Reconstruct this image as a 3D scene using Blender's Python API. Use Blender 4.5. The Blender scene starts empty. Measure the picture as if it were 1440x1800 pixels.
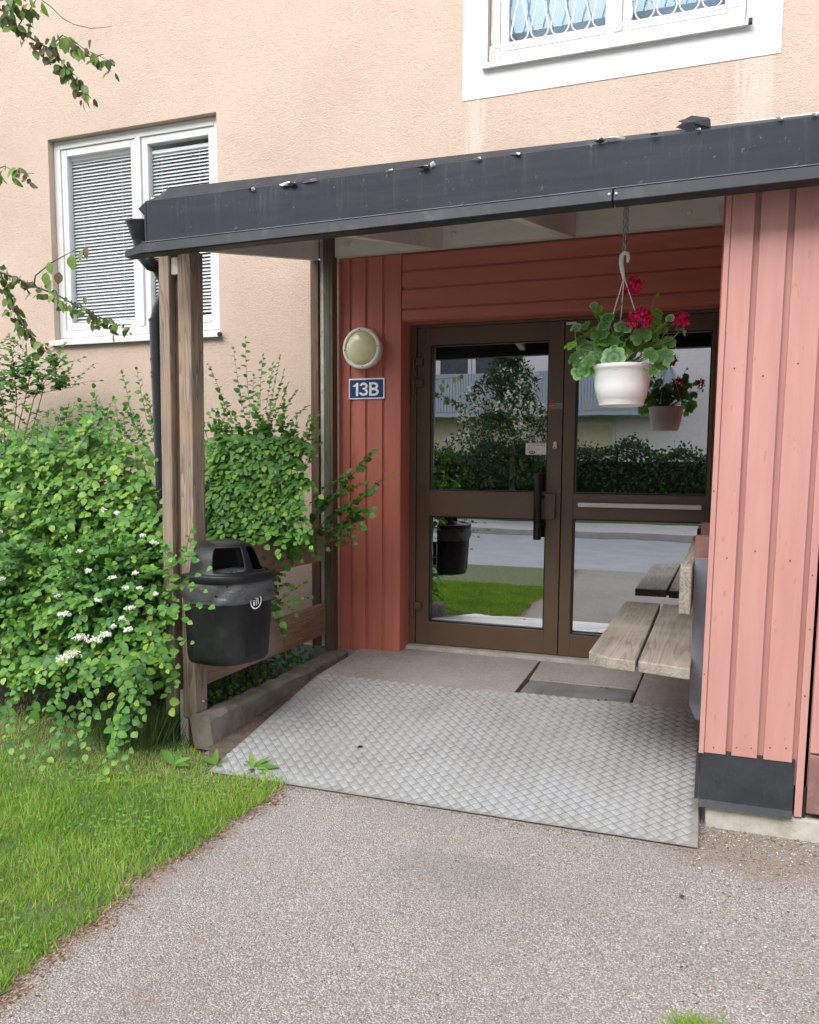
import bpy, math, random
import numpy as np
from mathutils import Vector, Matrix
random.seed(7); rng = np.random.default_rng(11)
S = bpy.context.scene
COL = S.collection
R = math.radians

# ------------------------------------------------------------------ camera
F, CX, CY, EYE = 1466.0, 720.0, 960.7, 1.40
yaw, pit, rol = R(-20.65), R(5.76), R(-0.33)
_w = np.array([math.sin(yaw)*math.cos(pit), math.cos(yaw)*math.cos(pit), -math.sin(pit)])
_r = np.array([math.cos(yaw), -math.sin(yaw), 0.0]); _d = np.cross(_w, _r)
_r2 = math.cos(rol)*_r + math.sin(rol)*_d
_d2 = -math.sin(rol)*_r + math.cos(rol)*_d
cam = bpy.data.cameras.new('camera'); camo = bpy.data.objects.new('camera', cam); COL.objects.link(camo)
M = Matrix(((_r2[0], -_d2[0], -_w[0], 0), (_r2[1], -_d2[1], -_w[1], 0), (_r2[2], -_d2[2], -_w[2], EYE), (0, 0, 0, 1)))
camo.matrix_world = M
cam.sensor_fit = 'VERTICAL'; cam.sensor_height = 36; cam.lens = F/1800*36
cam.shift_y = 60.7/1800; cam.clip_end = 300; cam.clip_start = 0.05
S.camera = camo
S.render.resolution_x = 819; S.render.resolution_y = 1024

# ------------------------------------------------------------------ light
world = bpy.data.worlds.new('World'); S.world = world; world.use_nodes = True
wn = world.node_tree; bg = wn.nodes['Background']
sky = wn.nodes.new('ShaderNodeTexSky'); sky.sky_type = 'NISHITA'; sky.sun_disc = False
SUN_EL, SUN_AZ = R(42), R(196)      # azimuth measured from +Y clockwise: the sun stands behind the camera
sky.sun_elevation = SUN_EL; sky.sun_rotation = SUN_AZ; sky.air_density = 1.0; sky.dust_density = 1.5; sky.ozone_density = 1.0
hs = wn.nodes.new('ShaderNodeHueSaturation'); hs.inputs['Saturation'].default_value = 0.30
wn.links.new(sky.outputs[0], hs.inputs['Color']); wn.links.new(hs.outputs[0], bg.inputs['Color'])
bg.inputs['Strength'].default_value = 0.15
sun = bpy.data.lights.new('sun', 'SUN'); sun.energy = 1.0; sun.angle = R(60); sun.color = (1.0, 0.975, 0.94)
suno = bpy.data.objects.new('sun', sun); COL.objects.link(suno)
sd = Vector((math.sin(SUN_AZ)*math.cos(SUN_EL), math.cos(SUN_AZ)*math.cos(SUN_EL), math.sin(SUN_EL)))
suno.rotation_euler = sd.to_track_quat('Z', 'Y').to_euler(); suno.location = sd*30
S.view_settings.view_transform = 'Standard'; S.view_settings.look = 'None'
S.view_settings.exposure = 1.86; S.view_settings.gamma = 1.0; S.view_settings.use_curve_mapping = False
S.render.engine = 'CYCLES'
S.cycles.max_bounces = 8; S.cycles.transparent_max_bounces = 12

GLASS_Y = 5.235
def at(u, v, Y):
    q = _w + _r2*(u-CX)/F + _d2*(v-CY)/F
    q = q*Y/q[1]
    return Vector((q[0], q[1], q[2]+EYE))
def onz(u, v, z):
    q = _w + _r2*(u-CX)/F + _d2*(v-CY)/F
    q = q*(z-EYE)/q[2]
    return Vector((q[0], q[1], z))
def behind(u, v, Y):      # the place across the street that the door glass mirrors
    p = at(u, v, 2*GLASS_Y - Y); return Vector((p.x, Y, p.z))

# ------------------------------------------------------------------ materials
class NT:
    def __init__(s, name):
        s.m = bpy.data.materials.new(name); s.m.use_nodes = True; s.t = s.m.node_tree
        s.t.nodes.clear(); s.out = s.n('ShaderNodeOutputMaterial'); s.b = s.n('ShaderNodeBsdfPrincipled')
        s.l(s.b.outputs[0], s.out.inputs[0]); s._co = None
    def n(s, k, **kw):
        x = s.t.nodes.new(k)
        for a, v in kw.items(): setattr(x, a, v)
        return x
    def l(s, a, b): s.t.links.new(a, b)
    def co(s, scale=(1, 1, 1), loc=(0, 0, 0)):
        if s._co is None: s._co = s.n('ShaderNodeTexCoord')
        mp = s.n('ShaderNodeMapping'); mp.inputs['Scale'].default_value = scale; mp.inputs['Location'].default_value = loc
        s.l(s._co.outputs['Object'], mp.inputs[0]); return mp.outputs[0]
    def noise(s, scale, vec=None, detail=3, rough=.5, dist=0):
        x = s.n('ShaderNodeTexNoise'); x.inputs['Scale'].default_value = scale; x.inputs['Detail'].default_value = detail
        x.inputs['Roughness'].default_value = rough; x.inputs['Distortion'].default_value = dist
        s.l(vec if vec is not None else s.co(), x.inputs['Vector']); return x.outputs[0]
    def voro(s, scale, vec=None, out='Distance', feature='F1'):
        x = s.n('ShaderNodeTexVoronoi', feature=feature); x.inputs['Scale'].default_value = scale
        s.l(vec if vec is not None else s.co(), x.inputs['Vector']); return x.outputs[out]
    def ramp(s, fac, stops, interp='LINEAR'):
        x = s.n('ShaderNodeValToRGB'); x.color_ramp.interpolation = interp
        e = x.color_ramp.elements
        while len(e) < len(stops): e.new(.5)
        for i, (p, c) in enumerate(stops):
            e[i].position = p; e[i].color = (*c, 1) if hasattr(c, '__len__') else (c, c, c, 1)
        s.l(fac, x.inputs[0]); return x.outputs[0]
    def mix(s, fac, a, b, mode='MIX'):
        x = s.n('ShaderNodeMix', data_type='RGBA', blend_type=mode)
        for i, v in ((0, fac), (6, a), (7, b)):
            if isinstance(v, (int, float)): x.inputs[i].default_value = v if i == 0 else (v, v, v, 1)
            elif isinstance(v, tuple): x.inputs[i].default_value = (*v, 1)
            else: s.l(v, x.inputs[i])
        return x.outputs[2]
    def math(s, op, a, b=0.0, c=None):
        x = s.n('ShaderNodeMath', operation=op)
        for i, v in enumerate((a, b) if c is None else (a, b, c)):
            if isinstance(v, (int, float)): x.inputs[i].default_value = v
            else: s.l(v, x.inputs[i])
        return x.outputs[0]
    def xyz(s):
        x = s.n('ShaderNodeSeparateXYZ'); s.l(s.co(), x.inputs[0]); return x.outputs
    def rnd(s):
        return s.n('ShaderNodeObjectInfo').outputs['Random']
    def base(s, c):
        if isinstance(c, tuple): s.b.inputs['Base Color'].default_value = (*c, 1)
        else: s.l(c, s.b.inputs['Base Color'])
    def rough(s, r):
        if isinstance(r, (int, float)): s.b.inputs['Roughness'].default_value = r
        else: s.l(r, s.b.inputs['Roughness'])
    def bump(s, h, strength=.5, dist=.01):
        x = s.n('ShaderNodeBump'); x.inputs['Strength'].default_value = strength; x.inputs['Distance'].default_value = dist
        s.l(h, x.inputs['Height']); s.l(x.outputs[0], s.b.inputs['Normal'])
MAT = {}
def plain(name, c, rough=.6, metal=0, var=.25, vscale=8, bump=0, bscale=60, stretch=(1, 1, 1), dirt=None, spec=None):
    t = NT(name); v = t.co(stretch)
    lo = tuple(x*(1-var) for x in c); hi = tuple(min(1, x*(1+var)) for x in c)
    col = t.ramp(t.noise(vscale, v, 5, .6), [(.3, lo), (.7, hi)])
    if dirt: col = t.mix(t.ramp(t.noise(dirt[1], t.co(stretch), 6, .7), [(.52, 0), (.68, dirt[2])]), col, dirt[0])
    t.base(col); t.rough(rough); t.b.inputs['Metallic'].default_value = metal
    if spec is not None: t.b.inputs['Specular IOR Level'].default_value = spec
    if bump: t.bump(t.noise(bscale, t.co(stretch), 5, .6), bump, .004)
    MAT[name] = t.m; return t.m

def wood(name, dark, light, axis, k=1.0, tint=None, scale=17, edge=.6):
    """long-grained softwood: distorted growth rings running along the given axis, knots, checks"""
    t = NT(name)
    tc = t.n('ShaderNodeTexCoord'); rn = t.rnd()
    off = t.n('ShaderNodeCombineXYZ'); 
    t.l(t.math('MULTIPLY', rn, 7.3), off.inputs[0]); t.l(t.math('MULTIPLY', rn, 3.1), off.inputs[1]); t.l(t.math('MULTIPLY', rn, 5.7), off.inputs[2])
    add = t.n('ShaderNodeVectorMath', operation='ADD'); t.l(tc.outputs['Object'], add.inputs[0]); t.l(off.outputs[0], add.inputs[1])
    sc = [1, 1, 1]; sc['XYZ'.index(axis)] = (.05 if axis == 'Y' else .07)
    mp = t.n('ShaderNodeMapping'); mp.inputs['Scale'].default_value = sc; t.l(add.outputs[0], mp.inputs[0])
    nz = t.n('ShaderNodeTexNoise'); nz.inputs['Scale'].default_value = 9; nz.inputs['Detail'].default_value = 2.5
    t.l(mp.outputs[0], nz.inputs['Vector'])
    rings = t.math('FRACT', t.math('MULTIPLY', nz.outputs[0], scale*k))
    sc2 = [110, 110, 110]; sc2['XYZ'.index(axis)] = 2.5
    mp2 = t.n('ShaderNodeMapping'); mp2.inputs['Scale'].default_value = sc2; t.l(add.outputs[0], mp2.inputs[0])
    fib = t.noise(1, mp2.outputs[0], 5, .7)
    prof = t.ramp(rings, [(0, .12), (.45, .35), (.86, 1), (.93, 1), (1, .12)])
    col = t.mix(t.math('MULTIPLY', prof, edge), light, dark)
    col = t.mix(t.ramp(fib, [(.35, .55), (.62, 0)]), col, tuple(x*.55 for x in dark))
    big = t.noise(2.2, t.co(), 4, .6)
    if tint: col = t.mix(t.ramp(big, [(.38, 0), (.68, .75)]), col, tint)
    t.base(col); t.rough(.75)
    t.bump(t.mix(.5, prof, fib), .35, .003)
    MAT[name] = t.m; return t.m

# stucco
t = NT('stucco'); v = t.co((1, 1, 1.35))
n1 = t.noise(50, v, 3, .55, 1.6); n2 = t.noise(110, v, 3, .6, .6); pat = t.noise(1.1, t.co(), 5, .6)
c = t.ramp(pat, [(.3, (.455, .35, .28)), (.7, (.535, .42, .34))])
c = t.mix(t.ramp(n1, [(.32, .38), (.5, 0)]), c, (.38, .28, .21))
x, y, z = t.xyz()
st = None
for x0, w_, zt, zb in ((.48, .075, 3.60, 2.85), (2.06, .11, 3.60, 2.65)):
    m = t.math('MULTIPLY', t.math('SUBTRACT', 1.0, t.math('ABSOLUTE', t.math('DIVIDE', t.math('SUBTRACT', x, x0), w_))), 1.6)
    zz = t.math('DIVIDE', t.math('SUBTRACT', z, zb), zt-zb)
    m = t.math('MULTIPLY', t.math('MAXIMUM', m, 0), t.math('MAXIMUM', zz, 0))
    m = t.math('MULTIPLY', m, t.math('LESS_THAN', z, zt))
    st = m if st is None else t.math('ADD', st, m)
strk = t.ramp(t.noise(1, t.co((55, 1, 2.2)), 4, .7), [(.4, 0), (.62, 1)])
c = t.mix(t.math('MINIMUM', t.math('MULTIPLY', st, strk), .3), c, (.66, .61, .57))
t.base(c); t.rough(.92); t.bump(t.math('ADD', n1, t.math('MULTIPLY', n2, .45)), .7, .010)
MAT['stucco'] = t.m
t = NT('white_render'); n1 = t.noise(60, None, 4, .6, .8)
t.base(t.ramp(t.noise(3, None, 6, .7), [(.3, (.54, .55, .55)), (.7, (.62, .63, .62))])); t.rough(.85); t.bump(n1, .35, .006); MAT['white_render'] = t.m

# asphalt
t = NT('asphalt')
vc = t.voro(215, None, 'Color'); sep = t.n('ShaderNodeSeparateColor'); t.l(vc, sep.inputs[0])
vd = t.voro(215)
big = t.noise(.9, None, 6, .62); mid = t.noise(6, None, 5, .65)
b0 = t.ramp(big, [(.3, (.24, .22, .19)), (.5, (.34, .315, .28)), (.68, (.45, .42, .385))])
stone = t.ramp(sep.outputs[0], [(0, (.13, .118, .10)), (.3, (.28, .255, .225)), (.75, (.46, .43, .385)), (1, (.72, .70, .67))])
c = t.mix(t.ramp(t.noise(1.7, None, 5, .6), [(.35, .42), (.65, .72)]), b0, stone)
c = t.mix(t.ramp(vd, [(.35, 0), (.7, .55)]), c, (.08, .072, .066))
c = t.mix(t.ramp(mid, [(.5, 0), (.75, .35)]), c, (.30, .26, .19))
x, y, z = t.xyz()
def blob(cx, cy, rx, ry):
    a = t.math('POWER', t.math('DIVIDE', t.math('SUBTRACT', x, cx), rx), 2); b = t.math('POWER', t.math('DIVIDE', t.math('SUBTRACT', y, cy), ry), 2)
    r_ = t.math('ADD', t.math('SQRT', t.math('ADD', a, b)), t.math('MULTIPLY', t.math('SUBTRACT', mid, .5), 1.5))
    return t.ramp(r_, [(.55, 1), (1.05, 0)])
P = onz(790, 1530, 0); c = t.mix(t.math('MULTIPLY', blob(P.x, P.y, .30, .16), .22), c, (.10, .10, .10))
P = onz(250, 1745, 0); c = t.mix(t.math('MULTIPLY', blob(P.x, P.y, .08, .05), .25), c, (.28, .17, .10))
P = onz(350, 1650, 0); c = t.mix(t.math('MULTIPLY', blob(P.x, P.y, .07, .04), .22), c, (.30, .19, .12))
P = onz(1330, 1490, 0); c = t.mix(t.math('MULTIPLY', blob(P.x, P.y, .45, .28), .6), c, (.20, .155, .11))
edge = t.ramp(t.math('ADD', x, t.math('MULTIPLY', mid, .25)), [(0, 1), (1, 0)])
m_ = t.math('SUBTRACT', 1.0, t.math('DIVIDE', t.math('ABSOLUTE', t.math('ADD', x, 1.78)), .14)); m_ = t.math('MAXIMUM', t.math('ADD', m_, t.math('MULTIPLY', t.math('SUBTRACT', mid, .5), 1.2)), 0)
c = t.mix(t.math('MINIMUM', t.math('MULTIPLY', m_, .7), .6), c, (.20, .13, .085))
t.base(c); t.rough(.9)
t.bump(t.math('SUBTRACT', t.math('MULTIPLY', mid, .3), vd), .7, .006); MAT['asphalt'] = t.m

t = NT('slab_concrete'); vc = t.voro(190, None, 'Color'); sep = t.n('ShaderNodeSeparateColor'); t.l(vc, sep.inputs[0])
c = t.ramp(t.noise(2.5, None, 6, .65), [(.3, (.25, .22, .195)), (.7, (.37, .335, .305))])
c = t.mix(.35, c, t.ramp(sep.outputs[0], [(0, (.14, .12, .105)), (1, (.52, .47, .43))]))
t.base(c); t.rough(.85); t.bump(t.voro(190), .4, .004); MAT['slab_concrete'] = t.m
plain('kerb_concrete', (.185, .17, .135), .9, var=.35, vscale=7, bump=.9, bscale=70, dirt=((.09, .085, .045), 5, .8))
plain('plinth_concrete', (.27, .28, .27), .9, var=.2, bump=.4, dirt=((.10, .11, .06), 6, .5))
plain('pale_concrete', (.42, .40, .35), .9, var=.2, bump=.5, dirt=((.22, .24, .13), 7, .6))
plain('soil', (.045, .033, .022), .95, var=.5, vscale=30, bump=1, bscale=60, dirt=((.05, .07, .02), 6, .8))
plain('lawn_soil', (.10, .12, .045), .95, var=.45, vscale=25, bump=1, bscale=70, dirt=((.12, .10, .05), 3, .7))
plain('dirt', (.12, .095, .072), .95, var=.45, vscale=18, bump=1, bscale=90, dirt=((.16, .06, .03), 14, .7))
# paints
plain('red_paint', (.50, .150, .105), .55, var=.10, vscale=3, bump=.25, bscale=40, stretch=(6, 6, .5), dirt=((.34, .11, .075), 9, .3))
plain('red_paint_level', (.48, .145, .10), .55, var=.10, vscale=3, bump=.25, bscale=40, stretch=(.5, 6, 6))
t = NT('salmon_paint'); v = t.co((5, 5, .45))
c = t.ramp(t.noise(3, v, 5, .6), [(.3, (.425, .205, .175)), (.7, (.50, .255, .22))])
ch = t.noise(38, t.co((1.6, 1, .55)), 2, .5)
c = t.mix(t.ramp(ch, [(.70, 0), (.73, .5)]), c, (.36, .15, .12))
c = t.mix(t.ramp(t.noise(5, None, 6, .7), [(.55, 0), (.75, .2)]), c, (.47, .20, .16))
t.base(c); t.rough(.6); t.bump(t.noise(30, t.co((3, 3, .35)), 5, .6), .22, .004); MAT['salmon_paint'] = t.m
plain('trim_white', (.70, .70, .66), .45, var=.06, bump=.1, dirt=((.50, .47, .38), 4, .5))
plain('window_white', (.60, .605, .595), .35, var=.03)
plain('ceiling_white', (.72, .71, .65), .6, var=.10, vscale=5, bump=.15, stretch=(.5, 3, 3), dirt=((.52, .50, .40), 5, .5))
t = NT('fascia_metal'); v = t.co((18, 1, 1.2))
c = t.ramp(t.noise(2.2, None, 5, .6), [(.3, (.009, .0125, .018)), (.7, (.016, .021, .030))])
drip = t.ramp(t.noise(1.3, v, 5, .75), [(.54, 0), (.74, .6)])
x, y, z = t.xyz(); up = t.ramp(t.math('MULTIPLY', t.math('SUBTRACT', z, 2.33), 3.2), [(.2, .15), (.85, 1)])
c = t.mix(t.math('MULTIPLY', drip, up), c, (.10, .10, .095))
spk = t.ramp(t.noise(45, t.co((1, 1, .8)), 3, .6), [(.68, 0), (.72, .7)]); c = t.mix(t.math('MULTIPLY', spk, up), c, (.20, .18, .15))
t.base(c); t.rough(.5); t.b.inputs['Specular IOR Level'].default_value = .3; t.bump(t.noise(4, t.co((.6, 1, 3)), 3, .5), .12, .02); MAT['fascia_metal'] = t.m
plain('dark_metal', (.016, .019, .024), .5, spec=.3, var=.2, vscale=4, dirt=((.15, .14, .12), 9, .25))
plain('lip_edge', (.16, .17, .18), .4, var=.3, vscale=12)
plain('felt', (.030, .031, .034), .9, var=.4, vscale=20, bump=.8, bscale=160)
plain('felt_back', (.74, .76, .78), .6, var=.4, vscale=30)
plain('black_board', (.020, .024, .028), .6, var=.35, vscale=9, bump=.3, bscale=150, dirt=((.05, .05, .045), 60, .4))
plain('brown_anodised', (.105, .064, .034), .42, var=.06, spec=.6)
plain('kick_brown', (.20, .105, .09), .45, var=.12, dirt=((.35, .25, .2), 20, .3))
plain('black_plastic', (.008, .008, .009), .4, spec=.35, var=.2)
plain('bin_plastic', (.010, .011, .012), .42, spec=.35, var=.3, vscale=5, bump=.15, bscale=200, dirt=((.035, .04, .032), 4, .6))
plain('bag_film', (.075, .078, .083), .28, var=.2, bump=1.0, bscale=26, stretch=(1, 1, 3.5))
plain('black_pipe', (.013, .014, .018), .4, var=.2)
plain('steel_grey', (.16, .18, .21), .45, var=.25, vscale=6, dirt=((.08, .08, .09), 5, .5))
plain('galvanised', (.45, .45, .44), .4, metal=.8, var=.2)
plain('rust', (.12, .05, .025), .8, var=.4, vscale=20)
plain('chipped_white', (.55, .52, .44), .7, var=.2, bump=.5, dirt=((.25, .16, .09), 14, .8))
plain('basket_white', (.90, .91, .90), .35, var=.02)
plain('sign_blue', (.012, .045, .17), .3, var=.05)
plain('sign_white', (.90, .91, .92), .35, var=.02)
plain('sticker_white', (.72, .71, .68), .4, var=.03)
plain('sticker_pink', (.60, .22, .22), .4, var=.03)
plain('ink_grey', (.30, .28, .28), .5, var=.05)
plain('ink_black', (.02, .02, .02), .5, var=.05)
plain('label_red', (.45, .02, .03), .4, var=.05)
plain('gasket', (.008, .008, .008), .5, var=.05)
plain('lamp_rim', (.78, .72, .66), .4, var=.04)
plain('blind', (.74, .76, .78), .4, var=.03)
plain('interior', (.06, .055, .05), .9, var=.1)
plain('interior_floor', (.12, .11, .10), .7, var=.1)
plain('mirrored_sky_blue', (.19, .235, .27), .8, var=.12, vscale=3, stretch=(9, 1, .3)); plain('window_dark', (.05, .055, .06), .6, var=.3)
t = NT('lamp_lens'); t.base(t.ramp(t.noise(7, None, 4, .6), [(.3, (.60, .55, .30)), (.7, (.70, .66, .40))])); t.rough(.22); t.b.inputs['Coat Weight'].default_value = .4; MAT['lamp_lens'] = t.m
# glass: mirror-like daylight pane over a dark room
def glass(name, refl, tintc, fk=.5, gc=(.95, .97, 1)):
    t = NT(name); t.t.nodes.remove(t.b)
    g = t.n('ShaderNodeBsdfGlossy'); g.inputs['Roughness'].default_value = 0.0; g.inputs['Color'].default_value = (*gc, 1)
    tr = t.n('ShaderNodeBsdfTransparent'); tr.inputs['Color'].default_value = (*tintc, 1)
    lw = t.n('ShaderNodeLayerWeight'); lw.inputs['Blend'].default_value = .35
    f = t.math('ADD', t.math('MULTIPLY', lw.outputs['Fresnel'], fk), refl)
    m = t.n('ShaderNodeMixShader'); t.l(f, m.inputs[0]); t.l(tr.outputs[0], m.inputs[1]); t.l(g.outputs[0], m.inputs[2])
    bp = t.n('ShaderNodeBump'); bp.inputs['Strength'].default_value = .02; bp.inputs['Distance'].default_value = .02
    t.l(t.noise(2.5, None, 1), bp.inputs['Height']); t.l(bp.outputs[0], g.inputs['Normal'])
    t.l(m.outputs[0], t.out.inputs[0]); MAT[name] = t.m
glass('door_glass', .42, (.45, .46, .47)); glass('window_glass', .02, (.95, .955, .95), .08); glass('sky_glass', .035, (.88, .91, .94), .05, (.62, .78, .92))  # sky_glass: blue of the mirrored sky put into its gloss colour
# timber
wood('post_wood', (.085, .06, .042), (.40, .335, .275), 'Z', tint=(.38, .25, .155), edge=.8, k=1.6)
wood('post_wood_lower', (.14, .12, .085), (.37, .33, .265), 'Z', tint=(.25, .26, .15))
wood('brown_wood', (.07, .04, .02), (.17, .10, .055), 'Z')
wood('green_wood', (.05, .055, .032), (.12, .13, .085), 'Z')
wood('rail_wood', (.14, .058, .032), (.36, .205, .125), 'Y', tint=(.34, .29, .24), k=1.3)
wood('bench_wood', (.12, .095, .07), (.33, .295, .24), 'Y', tint=(.37, .335, .275), k=.8, edge=.75)
# aluminium chequer plate
t = NT('tread_plate'); big = t.noise(1.5, None, 5, .6); fine = t.noise(60, None, 4, .6)
dm = t.ramp(big, [(.42, 0), (.62, 1)])
c = t.mix(t.math('MULTIPLY', dm, .75), (.50, .51, .515), (.37, .365, .335))
c = t.mix(t.ramp(fine, [(.55, 0), (.75, .4)]), c, (.26, .24, .19))
x, y, z = t.xyz()
gr = t.math('MULTIPLY', t.ramp(t.math('MULTIPLY', t.math('ADD', x, 2.2), .8), [(0, 1), (.75, 0)]), t.ramp(t.noise(3, None, 5, .6), [(.35, 0), (.6, .8)]))
c = t.mix(gr, c, (.33, .32, .22))
t.base(c); t.b.inputs['Metallic'].default_value = .38
t.rough(t.ramp(big, [(.4, .38), (.65, .5)])); MAT['tread_plate'] = t.m
t.b.inputs['Metallic'].default_value = .38; t.b.inputs['Specular IOR Level'].default_value = .25
plain('plate_dull', (.33, .325, .30), .5, metal=.35, var=.25, vscale=4, dirt=((.22, .20, .14), 6, .7))
# leaves: each leaf carries its own pigment in the 'tint' attribute
def leafmat(name, transl=.35, rough=.42):
    t = NT(name); a = t.n('ShaderNodeAttribute', attribute_name='tint'); t.base(a.outputs['Color']); t.rough(rough)
    t.b.inputs['Specular IOR Level'].default_value = .35
    tr = t.n('ShaderNodeBsdfTranslucent'); mc = t.mix(1.0, a.outputs['Color'], (1.0, 1.0, .55), 'MULTIPLY'); t.l(mc, tr.inputs[0])
    m = t.n('ShaderNodeMixShader'); m.inputs[0].default_value = transl
    t.l(t.b.outputs[0], m.inputs[1]); t.l(tr.outputs[0], m.inputs[2]); t.l(m.outputs[0], t.out.inputs[0]); MAT[name] = t.m
leafmat('leaf'); leafmat('petal', .3, .5)
plain('twig', (.10, .075, .045), .8, var=.3); plain('green_stem', (.20, .30, .08), .5, var=.2); plain('bark', (.10, .085, .07), .9, var=.4, bump=.8)
# across the street
plain('far_stucco', (.74, .68, .66), .9, var=.06, bump=.6, bscale=25)
plain('far_ground_floor', (.60, .54, .36), .9, var=.08)
plain('balcony_sheet', (.38, .44, .50), .5, var=.06)
plain('road', (.30, .31, .32), .85, var=.12, vscale=2, bump=.4, bscale=150)
plain('pavement_grey', (.42, .40, .38), .9, var=.1, bump=.4, bscale=150)
plain('bike_red', (.35, .03, .02), .3, var=.1)

# ------------------------------------------------------------------ building blocks
WL = {}
def reg(o, parent, loc):
    COL.objects.link(o)
    if parent is not None: o.parent = parent
    WL[o.name] = Vector(loc)
def thing(name, label, cat, loc=(0, 0, 0), group=None, kind=None):
    o = bpy.data.objects.new(name, None); o.location = loc; o.empty_display_size = .05
    reg(o, None, loc); o['label'] = label
    if cat: o['category'] = cat
    if group: o['group'] = group
    if kind: o['kind'] = kind
    return o
def tag(o, label=None, cat=None, group=None, kind=None):
    if label: o['label'] = label
    if cat: o['category'] = cat
    if group: o['group'] = group
    if kind: o['kind'] = kind
    return o
class MB:
    def __init__(s): s.v = []; s.f = []
    def add(s, vs, fs):
        n = len(s.v); s.v += [tuple(p) for p in vs]; s.f += [tuple(i+n for i in f) for f in fs]; return s
    def box(s, x0, x1, y0, y1, z0, z1):
        return s.hexa([(x0, y0, z0), (x1, y0, z0), (x1, y1, z0), (x0, y1, z0), (x0, y0, z1), (x1, y0, z1), (x1, y1, z1), (x0, y1, z1)])
    def hexa(s, p):
        return s.add(p, [(0, 3, 2, 1), (4, 5, 6, 7), (0, 1, 5, 4), (1, 2, 6, 5), (2, 3, 7, 6), (3, 0, 4, 7)])
    def prism(s, poly, axis, a, b):
        """extrude a 2-D polygon along axis X (poly = y,z), Y (x,z) or Z (x,y)"""
        def P(q, t):
            return {'X': (t, q[0], q[1]), 'Y': (q[0], t, q[1]), 'Z': (q[0], q[1], t)}[axis]
        n = len(poly)
        return s.add([P(q, a) for q in poly]+[P(q, b) for q in poly],
                     [tuple(range(n))[::-1], tuple(range(n, 2*n))]+[(i, (i+1) % n, n+(i+1) % n, n+i) for i in range(n)])
    def tube(s, pts, r, n=8, cap=True):
        pts = [Vector(p) for p in pts]; rs = r if hasattr(r, '__len__') else [r]*len(pts); V = []; Fc = []
        up = Vector((0, 0, 1)); prev = None
        for i, p in enumerate(pts):
            d = (pts[min(i+1, len(pts)-1)]-pts[max(i-1, 0)]).normalized()
            if prev is None: a = d.cross(up if abs(d.z) < .9 else Vector((1, 0, 0))).normalized()
            else: a = (prev-d*prev.dot(d)).normalized()
            prev = a; b = d.cross(a)
            V += [p+(a*math.cos(2*math.pi*k/n)+b*math.sin(2*math.pi*k/n))*rs[i] for k in range(n)]
        for i in range(len(pts)-1):
            for k in range(n): Fc.append((i*n+k, i*n+(k+1) % n, (i+1)*n+(k+1) % n, (i+1)*n+k))
        if cap: Fc += [tuple(range(n))[::-1], tuple(range(len(V)-n, len(V)))]
        return s.add(V, Fc)
    def lathe(s, prof, c, n=32, axis='Z', cap=True):
        V = []; Fc = []
        for r, h in prof:
            for k in range(n):
                a = 2*math.pi*k/n
                q = (r*math.cos(a), r*math.sin(a), h) if axis == 'Z' else (r*math.cos(a), h, r*math.sin(a)) if axis == 'Y' else (h, r*math.cos(a), r*math.sin(a))
                V.append((c[0]+q[0], c[1]+q[1], c[2]+q[2]))
        for i in range(len(prof)-1):
            for k in range(n): Fc.append((i*n+k, i*n+(k+1) % n, (i+1)*n+(k+1) % n, (i+1)*n+k))
        if cap: Fc += [tuple(range(n)), tuple(range(len(V)-n, len(V)))[::-1]]
        return s.add(V, Fc)
    def build(s, name, m, parent=None, bevel=0, smooth=False, shear=None, at_=None):
        off = WL[parent.name] if parent is not None else Vector((0, 0, 0))
        if shear: s.v = [(x+shear[0]*(z-shear[1]), y, z) for x, y, z in s.v]
        me = bpy.data.meshes.new(name); loc = Vector(at_) if at_ else off
        me.from_pydata([(x-loc.x, y-loc.y, z-loc.z) for x, y, z in s.v], [], s.f); me.validate()
        me.materials.append(MAT[m]); 
        import bmesh
        bm = bmesh.new(); bm.from_mesh(me); bmesh.ops.recalc_face_normals(bm, faces=bm.faces); bm.to_mesh(me); bm.free()
        if smooth: me.shade_smooth()
        o = bpy.data.objects.new(name, me); reg(o, parent, loc)
        if at_: o.location = loc-off
        if bevel:
            b = o.modifiers.new('bevel', 'BEVEL'); b.width = bevel; b.segments = 2; b.limit_method = 'ANGLE'; b.angle_limit = R(50)
        return o
def box(name, m, parent, x0, x1, y0, y1, z0, z1, bevel=0, shear=None, at_=None):
    return MB().box(x0, x1, y0, y1, z0, z1).build(name, m, parent, bevel, shear=shear, at_=at_)
def copyat(o, loc, parent=None, rot=None):
    c = o.copy(); COL.objects.link(c); c.parent = parent if parent is not None else o.parent
    c.location = loc
    if rot is not None: c.rotation_euler = rot
    WL[c.name] = Vector(loc); return c
def text_mesh(name, body, size, m, parent, pos, rot, bold=.0, sx=1.0):
    cu = bpy.data.curves.new('t', 'FONT'); cu.body = body; cu.size = size; cu.align_x = 'CENTER'; cu.align_y = 'CENTER'
    cu.offset = bold; cu.extrude = .0008
    ob = bpy.data.objects.new('t', cu); COL.objects.link(ob)
    dg = bpy.context.evaluated_depsgraph_get(); me = bpy.data.meshes.new_from_object(ob.evaluated_get(dg))
    bpy.data.objects.remove(ob); me.name = name; me.materials.clear(); me.materials.append(MAT[m])
    o = bpy.data.objects.new(name, me); reg(o, parent, pos)
    o.location = Vector(pos)-(WL[parent.name] if parent else Vector((0, 0, 0))); o.rotation_euler = rot; o.scale = (sx, 1, 1)
    return o

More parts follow.
